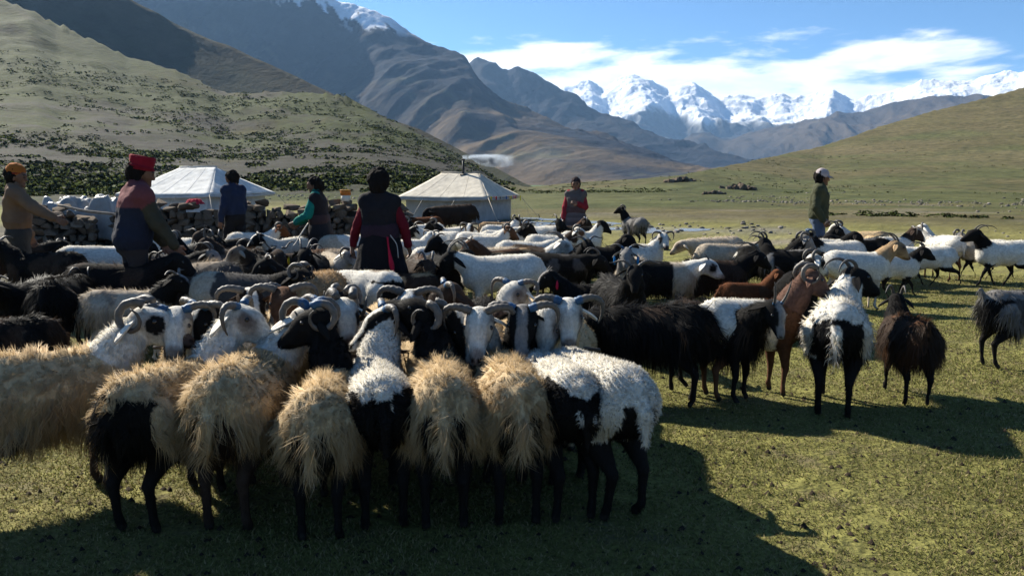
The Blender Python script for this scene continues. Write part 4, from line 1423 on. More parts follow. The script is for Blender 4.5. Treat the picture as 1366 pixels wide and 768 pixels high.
def tent(label, N0, u, v, lu, lv, ze, zr, inset, over, roofc, wallc, seed, doors=True):
    """ridge tent: near corner N0, u points left along the front wall, v goes back"""
    root = bpy.data.objects.new('tent', None)
    lin(root)
    root.location = (N0[0], N0[1], gz(*N0))
    tag(root, label, 'tent')
    u, v = np.array([*u, 0.0]), np.array([*v, 0.0])
    u /= np.linalg.norm(u)
    v /= np.linalg.norm(v)
    Z = _r3((0, 0, 1))
    cor = [np.zeros(3), u * lu, u * lu + v * lv, v * lv]
    r1, r2 = u * inset + v * lv / 2 + Z * zr, u * (lu - inset) + v * lv / 2 + Z * zr
    cen = (u * lu + v * lv) / 2
    # walls, one panel each side, slightly bellied, with pleats
    for i in range(4):
        a, b = cor[i], cor[(i + 1) % 4]
        s, t = np.meshgrid(np.linspace(0, 1, 26), np.linspace(0, 1, 8), indexing='ij')
        P = a + (b - a) * s[..., None] + Z * (t * ze)[..., None]
        nrm = np.cross(b - a, Z)
        nrm /= np.linalg.norm(nrm)
        P += nrm * ((np.sin(s * 5 * pi + seed) * .02 + vnoise(np.stack([s * 7 + i * 9, t * 3], -1), seed) * .03) * (1 - t * .8))[..., None]
        wl = sheet('wall_panel', P, M_CANVAS, root, wallc)
        for k in range(1, 4):
            mb = MB()
            c0 = a + (b - a) * k / 4
            mb.tube(np.array([c0 + nrm * .03, c0 + nrm * .035 + Z * ze * .97]), .008, 5)
            obj('seam', mb.me('seam', True, np.tile(_r3(wallc) * .75, (mb.n, 1))), M_CANVAS, wl)
    ec = [c - cen + (c - cen) / np.linalg.norm(c - cen) * over * 1.3 + cen + Z * (ze - .03) for c in cor]
    panels = [(ec[0], ec[1], r1, r2), (ec[1], ec[2], r2, r2), (ec[2], ec[3], r2, r1), (ec[3], ec[0], r1, r1)]
    for i, (a, b, ra, rb) in enumerate(panels):
        s, t = np.meshgrid(np.linspace(0, 1, 20), np.linspace(0, 1, 14), indexing='ij')
        lo = a + (b - a) * s[..., None]
        hi = ra + (rb - ra) * s[..., None]
        P = lo + (hi - lo) * t[..., None]
        sag = np.sin(pi * t) * .03 + .03 * np.sin(pi * s) * (1 - t)
        P[..., 2] -= sag + .012 * vnoise(np.stack([s * 9, t * 4 + i * 7], -1), seed + 3)
        rp = sheet('roof_panel', P, M_CANVAS, root, roofc)
        if i in (0, 2):
            for k in (1, 2, 3):
                j = k * 5
                mb = MB()
                mb.tube(P[j] + Z * .007, .006, 5)
                obj('seam', mb.me('seam', True, np.tile(_r3(roofc) * .92, (mb.n, 1))), M_CANVAS, rp)
        # valance hanging from the eave
        s2, t2 = np.meshgrid(np.linspace(0, 1, 30), np.linspace(0, 1, 3), indexing='ij')
        Pv = a + (b - a) * s2[..., None] - Z * (t2 * .085 + .05 * np.sin(pi * s2) + .012 * np.abs(np.sin(s2 * 24)) * t2)[..., None]
        sheet('valance', Pv, M_CANVAS, rp, _r3(wallc) * .9)
    mb = MB()
    mb.tube(np.array([r1 + u * -.04 + Z * .015, r2 + u * .04 + Z * .015]), .028, 6)
    obj('ridge_pole', mb.me('ridge_pole', True, np.tile(_r3(roofc) * .9, (mb.n, 1))), M_CANVAS, root)
    for i, c in enumerate(ec):
        o_ = (c - cen) * _r3((1, 1, 0))
        o_ /= np.linalg.norm(o_)
        foot = c * _r3((1, 1, 0)) + o_ * .95
        mb = MB()
        mb.tube(np.array([c, foot]), .009, 5)
        gr = obj('guy_rope', mb.me('guy_rope'), M_CORD, root)
        mb = MB()
        mb.tube(np.array([foot - Z * .06 + o_ * .04, foot + Z * .16 - o_ * .04]), .016, 6)
        obj('peg', mb.me('peg'), M_METAL, gr)
    # guys on the long wall
    for k in (.35, .7):
        c = ec[0] + (ec[1] - ec[0]) * k - Z * .05
        foot = c * _r3((1, 1, 0)) - v * .75 + u * .25
        mb = MB()
        mb.tube(np.array([c, foot]), .009, 5)
        obj('guy_rope', mb.me('guy_rope'), M_CORD, root)
    return root, r1, r2, ec


TB, tb1, tb2, tbe = tent('white canvas ridge tent with a smoking stovepipe, right of the big woman', (-0.98, 27.6), (-.96, .28), (.28, .96), 2.9, 3.35, .93, 1.74, .72, .30,
                         (.60, .55, .46), (.46, .45, .44), 3)
TA, ta1, ta2, tae = tent('white ridge tent half hidden by the stone wall, below the scree slope at left', (-9.85, 25.9), (-.97, .24), (.24, .97), 3.0, 3.4, 1.07, 1.93, .80, .30,
                         (.68, .68, .66), (.56, .57, .58), 8)
# stovepipe through the roof of the smoking tent
pb = tb1 * .58 + tb2 * .42
mb = MB()
mb.tube(np.array([pb + _r3((0, -.02, -.35)), pb + _r3((0, -.02, .50))]), .045, 10)
mb.tube(np.array([pb + _r3((0, -.02, .47)), pb + _r3((0, -.02, .52))]), .06, 10)
sp = obj('stovepipe', mb.me('stovepipe'), M_METAL, TB)
mb = MB()
mb.box(pb + _r3((0, -.09, -.06)), (.24, .2, .03))
obj('pipe_collar', mb.me('pipe_collar', False), M_METAL, sp)


# smoke drifting to the right of the pipe
def smoke(label, pts, rads, dens, seed):
    c = bez(pts, 8)
    r = np.interp(np.linspace(0, 1, len(c)), np.linspace(0, 1, len(rads)), rads)
    vv, qq, tt = tube(c, r, 16)
    n = vert_normals(vv, qq)
    vv = vv + n * (vnoise(vv * 3.2, seed) * r.mean() * .35)[:, None]
    m, t, out = mat_new('smoke_air')
    geo = t.n('NewGeometry')
    p = geo.outputs['Position']
    nz = t.noise(p, 3.2, 5, 0.6, 0.5)
    gs_ = t.n('SeparateXYZ', {0: t.n('TexCoord').outputs['Generated']})
    a_ = t.math('SUBTRACT', gs_.outputs[2], 0.5)
    b_ = t.math('SUBTRACT', gs_.outputs[1], 0.5)
    fall = t.ramp(t.math('ADD', t.math('MULTIPLY', a_, a_), t.math('MULTIPLY', t.math('MULTIPLY', b_, b_), .5)), 0.02, 0.16, 1.0, 0.0)
    fall = t.math('MULTIPLY', fall, t.ramp(gs_.outputs[0], 0.35, 1.0, 1.0, 0.0))
    de = t.math('MULTIPLY', t.math('MULTIPLY', t.ramp(nz, 0.36, 0.70), fall), dens)
    pv_ = t.n('VolumePrincipled', {'Color': (.70, .82, .98), 'Anisotropy': 0.35})
    t.set(pv_, 'Density', de)
    t.t.links.new(pv_.outputs[0], out.inputs['Volume'])
    o = obj('smoke', mesh_np('smoke', vv, qq, tt), m, kind='stuff')
    o['label'] = label
    return o


top = _r3(TB.location) + pb + _r3((0, -.02, .53))
smoke('pale blue smoke streaming right from the stovepipe of the tent', [top + _r3((-.02, 0, .02)), top + _r3((.35, 0, .10)), top + _r3((.8, .1, -.02)), top + _r3((1.3, .3, -.10)), top + _r3((1.9, .5, -.05))],
      [.07, .17, .24, .30, .26], 15.0, 4)
smoke('thin smoke spreading over the valley mouth beyond the tent', [top + _r3((1.6, 1, -.2)), top + _r3((2.6, 2, -.15)), top + _r3((3.8, 3, .25)), top + _r3((5.0, 4, .6))], [.3, .6, .75, .5], .05, 9)

# little prayer flags along the eave of the smoking tent
fl = bpy.data.objects.new('flag_string', None)
lin(fl)
fl.location = TB.location
tag(fl, 'string of small coloured flags along the right eave of the smoking tent', 'flags')
a, b = tbe[0] + _r3((0, -.03, .03)), tbe[3] + _r3((.1, 0, .0))
mb = MB()
mb.tube(np.array([a, b, b + _r3((.35, .3, -.9))]), .006, 5)
obj('cord', mb.me('cord'), M_CORD, fl)
for i, c in enumerate([(.6, .5, .02), (.45, .04, .04), (.6, .6, .6), (.05, .15, .4), (.6, .5, .02), (.5, .06, .05), (.7, .62, .02)]):
    t0 = (i + .5) / 7
    p0 = a + (b - a) * t0
    s_, t_ = np.meshgrid(np.linspace(0, .13, 4), np.linspace(0, .12 if i < 6 else .2, 4), indexing='ij')
    P = p0 + (b - a) / np.linalg.norm(b - a) * s_[..., None] + _r3((.04, -.05, 0)) * (np.sin(s_ * 40) * .5)[..., None] - _r3((0, 0, 1)) * t_[..., None]
    sheet('flag', P, M_CANVAS, fl, c, .006)

# ---- dry stone walls
STONES = []
for i in range(10):
    r_ = np.random.default_rng(100 + i)
    import bmesh
    bm = bmesh.new()
    for p in r_.normal(0, 1, (15, 3)):
        p /= np.linalg.norm(p)
        p = np.sign(p) * np.abs(p)**.62
        bm.verts.new(p * .5)
    bmesh.ops.convex_hull(bm, input=bm.verts[:])
    for vx in [v_ for v_ in bm.verts if not v_.link_faces]:
        bm.verts.remove(vx)
    bmesh.ops.bevel(bm, geom=bm.edges[:], offset=.03, segments=1, affect='EDGES') if i < 4 else None
    me = bpy.data.meshes.new('stone')
    bm.to_mesh(me)
    bm.free()
    a_ = me.color_attributes.new('Col', 'FLOAT_COLOR', 'POINT')
    sc_ = .55 + .75 * r_.random()
    cc = np.ones((len(me.vertices), 4), np.float32)
    cc[:, :3] = _r3((.155, .118, .086)) * sc_
    a_.data.foreach_set('color', cc.ravel())
    me.materials.append(M_STONE)
    STONES.append(me)


def stone_wall(label, a, b, hfun, thick, sw, sh, seed):
    r_ = np.random.default_rng(seed)
    a, b = np.array(a, float), np.array(b, float)
    L = np.linalg.norm(b - a)
    d = (b - a) / L
    rz = atan2(d[1], d[0])
    root = bpy.data.objects.new('stone_wall', None)
    lin(root)
    root.location = (a[0], a[1], gz(*a))
    root.rotation_euler = (0, 0, rz)
    tag(root, label, 'stone wall')
    n = 24
    mbx = MB()
    for i in range(n):
        s0 = (i + .5) / n
        h = hfun(s0) - .14
        mbx.box((s0 * L, 0, h / 2), (L / n * 1.001 - (.004 * (i % 2)), thick * .6 + .01 * (i % 3), h))
    obj('earth_fill', mbx.me('earth_fill', False, np.tile(_r3((.03, .026, .022)), (mbx.n, 1))), M_STONE, root)
    cnt = 0
    z = 0.0
    row = 0
    while z < 1.4 and cnt < 298:
        x = r_.random() * sw * .5
        rh = sh * (.8 + .45 * r_.random())
        while x < L and cnt < 298:
            w_ = sw * (.6 + .9 * r_.random())
            s0 = (x + w_ / 2) / L
            if s0 < 1 and z + rh * .4 < hfun(s0):
                hh = rh * (.85 + .35 * r_.random())
                o = bpy.data.objects.new('stone', STONES[r_.integers(len(STONES))])
                o.parent = root
                o.location = (x + w_ / 2, -thick / 2 + r_.normal(0, .02) + .05, z + hh / 2 + r_.normal(0, .012))
                o.scale = (w_ * 1.12, thick * .62, hh * 1.16)
                o.rotation_euler = (r_.normal(0, .12), r_.normal(0, .12) + (pi if r_.random() < .5 else 0), r_.normal(0, .18))
                COL.objects.link(o)
                cnt += 1
            x += w_
        z += rh * .93
        row += 1
    # capstones
    x = 0
    while x < L and cnt < 299:
        w_ = sw * (.8 + r_.random())
        o = bpy.data.objects.new('stone', STONES[r_.integers(len(STONES))])
        o.parent = root
        o.location = (x + w_ / 2, r_.normal(0, .05) + .05, hfun(min(.999, (x + w_ / 2) / L)) + .02)
        o.scale = (w_ * 1.1, thick * (.7 + .4 * r_.random()), sh * 1.1)
        o.rotation_euler = (r_.normal(0, .15), r_.normal(0, .15), r_.normal(0, .4))
        COL.objects.link(o)
        cnt += 1
        x += w_ * 1.2
    return root


wx = lambda px, Y: gx(px, Y, .5)
stone_wall('long dry stone wall with a lumpy top, before the left tent and behind the green sleeved woman', (wx(203, 16.8), 16.8), (wx(478, 17.4), 17.4),
           lambda s: .93 + .07 * math.sin(s * 17) + .05 * math.sin(s * 41) + (.08 if s > .82 else 0) - (.22 if s > .985 else 0), .5, .205, .135, 5)
stone_wall('short tumbled dry stone wall behind the big woman, left of the smoking tent', (wx(486, 18.2), 18.2), (wx(547, 19.0), 19.0),
           lambda s: .98 - .55 * max(0, s - .72) / .28 + .05 * math.sin(s * 30), .5, .2, .14, 15)
stone_wall('low dark dry stone wall under the plastic sheet at the far left', (wx(40, 18.2), 18.2), (wx(128, 18.6), 18.6),
           lambda s: .78 + .08 * math.sin(s * 14) - .25 * max(0, s - .7) / .3, .6, .22, .15, 25)
stone_wall('stub of dry stone wall right of the plastic sheeted stack', (wx(150, 19.4), 19.4), (wx(206, 18.6), 18.6),
           lambda s: .70 + .06 * math.sin(s * 19), .5, .2, .14, 35)


def draped(name, label, cat, c, half, h, col, seed, mat=M_TARP, n=44, edge=.10, skirt=.8, fold=.05):
    """a sheet lying over a heap: domed grid with folds that run down to its edges"""
    s, t = np.meshgrid(np.linspace(-1, 1, n), np.linspace(-1, 1, n), indexing='ij')
    x, y = s * half[0], t * half[1]
    rr = np.maximum(np.abs(s), np.abs(t))
    z = h * (1 - sstep(rr, skirt, 1.0)) + fold * vnoise(np.stack([s * 3 * half[0] / .8, t * 3], -1), seed) * 2 * (h > .05)
    th = np.arctan2(t, s)
    pl = vnoise(np.stack([th * 7, rr * 1.2], -1), seed + 1)
    k_ = 1 + .10 * pl * sstep(rr, skirt - .1, 1.0)
    z = np.maximum(z + .6 * fold * vnoise(np.stack([s * 11, t * 6], -1), seed + 2), .008)
    P = np.stack([x * k_, y * k_, z], -1)
    P = P[:, ::-1]
    o = sheet(name, P, mat, None, col, .008)
    o.location = (c[0], c[1], c[2])
    return tag(o, label, cat)


tx = wx(108, 19.3)
draped('plastic_sheet', 'crumpled white plastic sheet over a stack of goods behind the low dark wall', 'tarpaulin', (tx, 19.5, gz(tx, 19.5)), (1.15, .7), .98, (.34, .33, .31), 4, skirt=.7, fold=.10)
tx = wx(152, 21.5)
draped('groundsheet', 'pale blue sheet spread on the ground left of the hat man', 'groundsheet', (tx, 21.6, .02), (1.45, 2.0), .06, (.60, .66, .74), 14, skirt=.97, fold=.05)
tx = wx(90, 16.5)
mb = MB()
mb.tube(bez([(wx(80, 17.3), 17.3, .98), (wx(115, 17.1), 17.1, .86), (wx(150, 17.0), 17.0, .80), (wx(172, 17.0), 17.0, .72)], 4), .03, 7)
tag(obj('wooden_pole', mb.me('wooden_pole'), mat_plain('weathered_wood', (.22, .18, .14), .9, 14, .4, .4, 50)), 'long weathered pole leaning from the low dark wall towards the hat man', 'pole')
tx = wx(258, 16.9)
o = draped('red_cloth', 'bright red cloth thrown over the long stone wall', 'cloth', (tx, 17.0, 1.0), (.16, .18), .07, (.36, .02, .04), 24, M_CLOTH, 20, skirt=.6, fold=.03)
bx = wx(461, 17.3)
bk = bpy.data.objects.new('bucket', None)
lin(bk)
bk.location = (bx, 17.4, 1.06)
tag(bk, 'white bucket with an orange band standing on the stone wall', 'bucket')
for nm, zs, rs_, c in (('body', (0, .005, .13), (.085, .10, .105), (.72, .66, .55)), ('band', (.128, .13, .225, .227), (.106, .112, .118, .108), (.65, .20, .03)), ('rim', (.225, .23, .245, .247), (.10, .125, .125, .10), (.7, .35, .08))):
    mb = MB()
    mb.tube(np.array([(0, 0, z_) for z_ in zs]), np.array(rs_), 16)
    obj(nm, mb.me(nm, True, np.tile(_r3(c), (mb.n, 1))), M_TARP, bk)

# ---- stream: braided shallow water behind the grazing goat
sm, st_, sout = mat_new('stream_water')
geo = st_.n('NewGeometry')
b = principled(st_, sout, (.20, .21, .20), .16, spec=.8)
bn = st_.n('Bump', {'Strength': 1.0, 'Distance': .06, 'Height': st_.noise(geo.outputs['Position'], 7.0, 4, .6)})
st_.set(b, 'Normal', bn.outputs[0])


def stream(pts, wid, name, label, seed):
    c = bez(pts, 20)
    tg = np.gradient(c, axis=0)
    nr_ = np.stack([-tg[:, 1], tg[:, 0]], 1)
    nr_ /= np.linalg.norm(nr_, axis=1)[:, None]
    w_ = np.interp(np.linspace(0, 1, len(c)), np.linspace(0, 1, len(wid)), wid)
    wl = w_ * (1 + 1.1 * vnoise(np.stack([c[:, 0] * 2.1, c[:, 1] * .3], -1), seed))
    wr = w_ * (1 + 1.1 * vnoise(np.stack([c[:, 0] * 2.1, c[:, 1] * .3], -1), seed + 1))
    rows = np.linspace(-1, 1, 7)
    P = []
    for i in range(len(c)):
        for r_ in rows:
            q = c[i, :2] + nr_[i] * (wl[i] if r_ > 0 else wr[i]) * r_
            P.append((q[0], q[1], 0))
    P = np.array(P)
    P[:, 2] = ground_h(P[:, 0], P[:, 1]).max() * 0 + np.maximum(ground_h(P[:, 0], P[:, 1]) + .012, .004)
    n, m = len(c), 7
    I_, J_ = np.meshgrid(np.arange(n - 1), np.arange(m - 1), indexing='ij')
    q1 = np.stack([I_ * m + J_, I_ * m + J_ + 1, (I_ + 1) * m + J_ + 1, (I_ + 1) * m + J_], -1).reshape(-1, 4)
    o = obj(name, mesh_np(name, P, q1), sm, kind='structure')
    o['label'] = label
    return o


stream([(-1.5, 29.5, 0), (0.8, 27.6, 0), (1.9, 25.9, 0), (3.2, 24.8, 0), (4.4, 23.8, 0), (5.2, 23.9, 0), (6.0, 24.4, 0)], [.3, .5, .75, 1.0, .9, .6, .15], 'stream', 'shallow braided stream glinting behind the goats', 3)
stream([(0.2, 31.5, 0), (1.5, 29.9, 0), (2.6, 28.2, 0), (3.6, 27.0, 0)], [.3, .6, .6, .25], 'stream', 'narrow side channel of the stream', 13)
# ------------------------------------------------------------------ people
SK = (.17, .085, .05)


def ik(a, b, l1, l2, hint):
    d = b - a
    L = min(np.linalg.norm(d), (l1 + l2) * .995)
    d = d / np.linalg.norm(d)
    x = (l1**2 - l2**2 + L**2) / (2 * L)
    h = math.sqrt(max(l1**2 - x**2, 0))
    hint = hint - d * hint.dot(d)
    hint /= np.linalg.norm(hint) + 1e-9
    return a + d * x + hint * h, a + d * L


def hand_prims(w, d, pn, curl):
    """five-fingered hand from the wrist w pointing along d, palm facing pn"""
    d = d / np.linalg.norm(d)
    pn = pn - d * pn.dot(d)
    pn /= np.linalg.norm(pn)
    s = np.cross(d, pn)
    pr = [(w - d * .02, w + d * .02, .026, .026, .012)]
    for o_ in (-.027, -.009, .009, .027):
        pr.append((w + d * .015 + s * o_ * .6, w + d * .085 + s * o_, .016, .0125, .012))
    for o_, L in ((-.030, .060), (-.010, .072), (.010, .078), (.030, .070)):
        k0 = w + d * .085 + s * o_
        d1 = d * cos(curl) + pn * sin(curl)
        k1 = k0 + d1 * L * .5
        d2 = d * cos(curl * 2.1) + pn * sin(curl * 2.1)
        k2 = k1 + d2 * L * .5
        pr += [(k0, k1, .0105, .0095, .004), (k1, k2, .0095, .0078, .004)]
    t0 = w + d * .03 + s * .028
    t1 = t0 + (d * .6 + s * .65 + pn * .35) * .042
    t2 = t1 + (d * .9 + s * .15 + pn * .45) * .034
    pr += [(t0, t1, .0145, .0125, .008), (t1, t2, .0125, .009, .005)]
    return pr


def person(label, px, d, hd, top, ztop, lean=0, turn=0, headturn=0, headpitch=0, wr=None, wl=None, hints=None, kit=(), skin=SK, stride=.0, group=None, hatz=0.0, curl=.55, face=True, shw=.175):
    X, Y = gx(px, d, 1.0), d
    z0 = gz(X, Y)
    s = (ztop - hatz) / 1.70
    root = bpy.data.objects.new('person', None)
    lin(root)
    root.location = (X, Y, z0)
    root.rotation_euler = (0, 0, radians(hd))
    tag(root, label, 'person', group)
    S = lambda *p: _r3(p) * s
    ln = radians(lean)

    def up(*p):      # a point of the upper body, leaned about the hips
        p = _r3(p) * s
        hz = .92 * s
        x, z = p[0], p[2] - hz
        return _r3((x * cos(ln) + z * sin(ln), p[1], hz - x * sin(ln) + z * cos(ln)))
    J = dict(pel=S(0, 0, .93), waist=up(0, 0, 1.06), chest=up(.005, 0, 1.27), neck=up(.0, 0, 1.44), head=up(.03, 0, 1.565))
    sh = {sd: up(0, sd * shw, 1.39) for sd in (1, -1)}
    wrist, elbow = {}, {}
    for sd, wv in ((1, wl), (-1, wr)):
        tgt = S(*wv) if wv is not None else up(.05, sd * .26, .86)
        hint = _r3((-.6, sd * .5, -.5)) if not hints else _r3(hints)
        elbow[sd], wrist[sd] = ik(sh[sd], tgt, .295 * s, .255 * s, hint)
    hip = {sd: S(0, sd * .09, .90) for sd in (1, -1)}
    knee = {sd: S(.04 + sd * stride * .5, sd * .10, .49) for sd in (1, -1)}
    ank = {sd: S(-.02 + sd * stride, sd * .11, .085) for sd in (1, -1)}
    # body: one continuous surface, head and hands at finer resolution
    pr = [(J['pel'] + S(0, .05, 0), J['pel'] - S(0, .05, 0), .115 * s, .115 * s, .05), (J['pel'], J['waist'], .115 * s, .105 * s, .05)]
    for sd in (1, -1):
        o_ = S(0, sd * .06, 0)
        pr += [(J['waist'] + o_, J['chest'] + o_, .085 * s, .10 * s, .05), (J['chest'] + o_, sh[sd] * .8 + J['neck'] * .2 - S(0, 0, .03), .09 * s, .06 * s, .04),
               (sh[sd], elbow[sd], .048 * s, .038 * s, .03), (elbow[sd], wrist[sd], .038 * s, .025 * s, .015),
               (hip[sd], knee[sd], .085 * s, .055 * s, .03), (knee[sd], ank[sd], .055 * s, .036 * s, .02),
               (ank[sd], ank[sd] + S(.14, sd * .02, -.045), .04 * s, .032 * s, .02)]
    pr += [(J['chest'], J['neck'] + (J['head'] - J['neck']) * .5, .07 * s, .052 * s, .03)]
    v, q = field_mesh(pr, .019)
    Mh = headframe(radians(headturn), radians(headpitch) - ln * .3)
    hc = J['head']
    Hh = lambda *p: hc + Mh @ (_r3(p) * s * .93)
    hp = [(Hh(-.03, 0, .035), Hh(.02, 0, .03), .088 * s, .082 * s, .03), (Hh(.03, 0, .0), Hh(.045, 0, -.075), .068 * s, .045 * s, .03),
          (Hh(-.03, 0, -.02), Hh(-.035, 0, -.13), .06 * s, .054 * s, .03),
          (Hh(.092, 0, .015), Hh(.112, 0, -.022), .010 * s, .0155 * s, .012), (Hh(.083, .035, .037), Hh(.083, -.035, .037), .013 * s, .013 * s, .02),
          (Hh(.085, .018, -.058), Hh(.085, -.018, -.058), .010 * s, .010 * s, .008), (Hh(.075, .0, -.092), Hh(.075, .0, -.092), .022 * s, .022 * s, .02),
          (Hh(.06, .045, -.02), Hh(.06, .045, -.02), .022 * s, .022 * s, .02), (Hh(.06, -.045, -.02), Hh(.06, -.045, -.02), .022 * s, .022 * s, .02)]
    for sd in (1, -1):
        hp += [(Hh(-.005, sd * .083, .012), Hh(.0, sd * .085, -.03), .014 * s, .010 * s, .01)]
        hp.append((Hh(.092, sd * .032, .014), Hh(.092, sd * .032, .014), .014 * s, .014 * s, .01, -1))
    v2, q2 = field_mesh(hp, .0075)
    parts = [(v, q), (v2, q2)]
    for sd in (1, -1):
        dd = wrist[sd] - elbow[sd]
        pn = _r3((.3, -sd, -.2))
        v3, q3 = field_mesh(hand_prims(wrist[sd], dd, pn, curl), .0062)
        parts.append((v3, q3))
    vv, qq, n_ = [], [], 0
    for a_, b_ in parts:
        vv.append(a_)
        qq.append(b_ + n_)
        n_ += len(a_)
    vv, qq = np.concatenate(vv), np.concatenate(qq)
    cc = np.tile(_r3(skin), (len(vv), 1)) * (1 + .12 * vnoise(vv * 16, 3))[:, None]
    hl = (vv - hc) @ Mh / s
    lips = (np.abs(hl[:, 1]) < .026) & (np.abs(hl[:, 2] + .060) < .009) & (hl[:, 0] > .075)
    cc[lips] = _r3(skin) * _r3((.75, .5, .5))
    brow = (np.abs(np.abs(hl[:, 1]) - .034) < .02) & (np.abs(hl[:, 2] - .040) < .008) & (hl[:, 0] > .07)
    cc[brow] = (.02, .015, .012)
    body = obj('body', mesh_np('body', vv, qq, None, cc), M_SKIN, root)
    for sd in (1, -1):
        mb = MB()
        c0 = Hh(.081, sd * .032, .014)
        mb.tube(np.array([c0 + Mh @ _r3((x_, 0, 0)) for x_ in (-.011, -.007, 0, .007, .011)]), np.array([.3, .8, 1, .8, .3]) * .012, 8)
        obj('eye', mb.me('eye'), M_EYE, body)

    def wear(name, prims, colf, h=.017, wrk=.008, fs=13.0, flare=None, mat=None, cut=None, sd_=1):
        v, q = field_mesh(prims, h)
        n = vert_normals(v, q)
        v = v + n * (wrk * vnoise(v * _r3((fs, fs, fs * .55)), sd_) + wrk * .6 * vnoise(v * fs * 2.3, sd_ + 2))[:, None]
        if flare:
            v = flare(v)
        c = colf(v) if callable(colf) else np.tile(_r3(colf), (len(v), 1))
        return obj(name, mesh_np(name, v, q, None, c), mat or M_CLOTH, root)

    def sleeves(r1, r2, frac=.93, up_only=False):
        o_ = []
        for sd in (1, -1):
            o_ += [(sh[sd] - (sh[sd] - J['neck']) * .15, elbow[sd], (r1 + .012) * s, r1 * s, .03)]
            if not up_only:
                o_ += [(elbow[sd], elbow[sd] + (wrist[sd] - elbow[sd]) * frac, r1 * s, r2 * s, .02)]
        return o_

    def trunk(g, bottom, rb, neckc=True):
        o_ = []
        bz = S(0, 0, bottom)
        for sd in (1, -1):
            o_ += [(J['waist'] + S(0, sd * .055, 0), J['chest'] + S(0, sd * .065, 0), (.10 + g) * s, (.108 + g) * s, .05),
                   (bz + S(0, sd * .06, 0), J['waist'] + S(0, sd * .055, 0), (rb + g) * s, (.10 + g) * s, .05),
                   (J['chest'] + S(0, sd * .06, 0), sh[sd] - S(0, 0, .025), (.10 + g) * s, (.055 + g) * s, .05),
                   (sh[sd] - S(0, 0, .02), J['neck'] - S(0, 0, .015), (.052 + g) * s, (.055 + g) * s, .04)]
        if neckc:
            o_.append((J['neck'] - S(0, 0, .02), J['neck'] + (J['head'] - J['neck']) * .38, .075 * s, .07 * s, .03))
        return o_

    def legs(r1, r2, frac=1.0):
        o_ = [(J['pel'] + S(0, .05, -.02), J['pel'] + S(0, -.05, -.02), .135 * s, .135 * s, .04)]
        for sd in (1, -1):
            o_ += [(hip[sd], knee[sd], (r1 + .012) * s, r1 * s, .03), (knee[sd], ank[sd] + S(0, 0, .02), r1 * s, r2 * s, .02)]
        return o_

    def boots(c):
        o_ = []
        for sd in (1, -1):
            o_ += [(ank[sd] + S(0, 0, .14), ank[sd], .055 * s, .055 * s, .02), (ank[sd] + S(-.03, 0, -.03), ank[sd] + S(.16, sd * .02, -.04), .052 * s, .042 * s, .02)]
        return wear('boots', o_, c, .014, .003)
    tools = dict(J=J, sh=sh, elbow=elbow, wrist=wrist, S=S, up=up, H=Hh, wear=wear, sleeves=sleeves, trunk=trunk, legs=legs, boots=boots, Mh=Mh, hc=hc, s=s, root=root, hip=hip, knee=knee, ank=ank)
    for f in kit:
        f(tools)
    return root


def k_jacket(col, g=.03, bottom=.80, rb=.115, sl=(.066, .052), name='jacket', slc=None, yoke=None):
    def f(T):
        pr = T['trunk'](g, bottom, rb) + T['sleeves'](*sl)

        def colf(v):
            c = np.tile(_r3(col), (len(v), 1))
            dt = np.min([seg_d(v, *p[:4]) for p in T['trunk'](g, bottom, rb)], 0)
            ds = np.min([seg_d(v, *p[:4]) for p in T['sleeves'](*sl)], 0)
            if slc is not None:
                c[(ds < dt)] = slc
            if yoke is not None:
                zl = (v - T['J']['chest']) @ ((T['J']['neck'] - T['J']['chest']) / np.linalg.norm(T['J']['neck'] - T['J']['chest']))
                c[(zl > -.02) & (ds >= dt - .02)] = yoke
            return c
        T['wear'](name, pr, colf, .017, .010)
    return f


def k_vest(col, g=.045, bottom=.86):
    def f(T):
        T['wear']('vest', T['trunk'](g, bottom, .11, False), col, .017, .008)
    return f


def k_trousers(col, r1=.082, r2=.07):
    return lambda T: T['wear']('trousers', T['legs'](r1, r2), col, .018, .010)


def k_boots(col):
    return lambda T: T['boots'](col)


def k_skirt(col, r0=.135, r1=.25, bottom=.16, apron=None):
    def f(T):
        S = T['S']
        pr = []
        for sd in (1, -1):
            pr += [(S(0, sd * .05, 1.04), S(0, sd * .055, .86), r0 * T['s'], (r0 + .03) * T['s'], .05), (S(0, sd * .055, .86), S(.0, sd * .09, bottom + r1 * .55), (r0 + .03) * T['s'], r1 * T['s'], .05)]

        def flare(v):
            th = np.arctan2(v[:, 1], v[:, 0])
            k = sstep(T['s'] * .95 - v[:, 2], 0, .6)
            r = 1 + .055 * k * np.sin(th * 9 + 2 * np.sin(th * 2)) + .03 * k * np.sin(th * 17 + 1)
            v = v.copy()
            v[:, 0] *= r
            v[:, 1] *= r
            v[:, 2] = np.maximum(v[:, 2], bottom * T['s'])
            return v

        def colf(v):
            c = np.tile(_r3(col), (len(v), 1))
            if apron is not None:
                m = (v[:, 0] > .02) & (np.abs(v[:, 1]) < .16)
                st = (np.floor(v[:, 2] * 22) % 3)
                c[m] = _r3(apron) * (1 + .25 * (st[m] - 1))[:, None]
            return c
        T['wear']('skirt', pr, colf, .02, .008, 9, flare)
    return f


def k_belt(col):
    def f(T):
        S, J = T['S'], T['J']
        w_ = J['waist'] - S(0, 0, .02)
        T['wear']('belt', [(w_ + S(0, .06, -.02), w_ + S(0, -.06, -.02), .152 * T['s'], .152 * T['s'], .02), (w_ + S(0, .06, .02), w_ + S(0, -.06, .02), .15 * T['s'], .15 * T['s'], .02)], col, .014, .003)
    return f


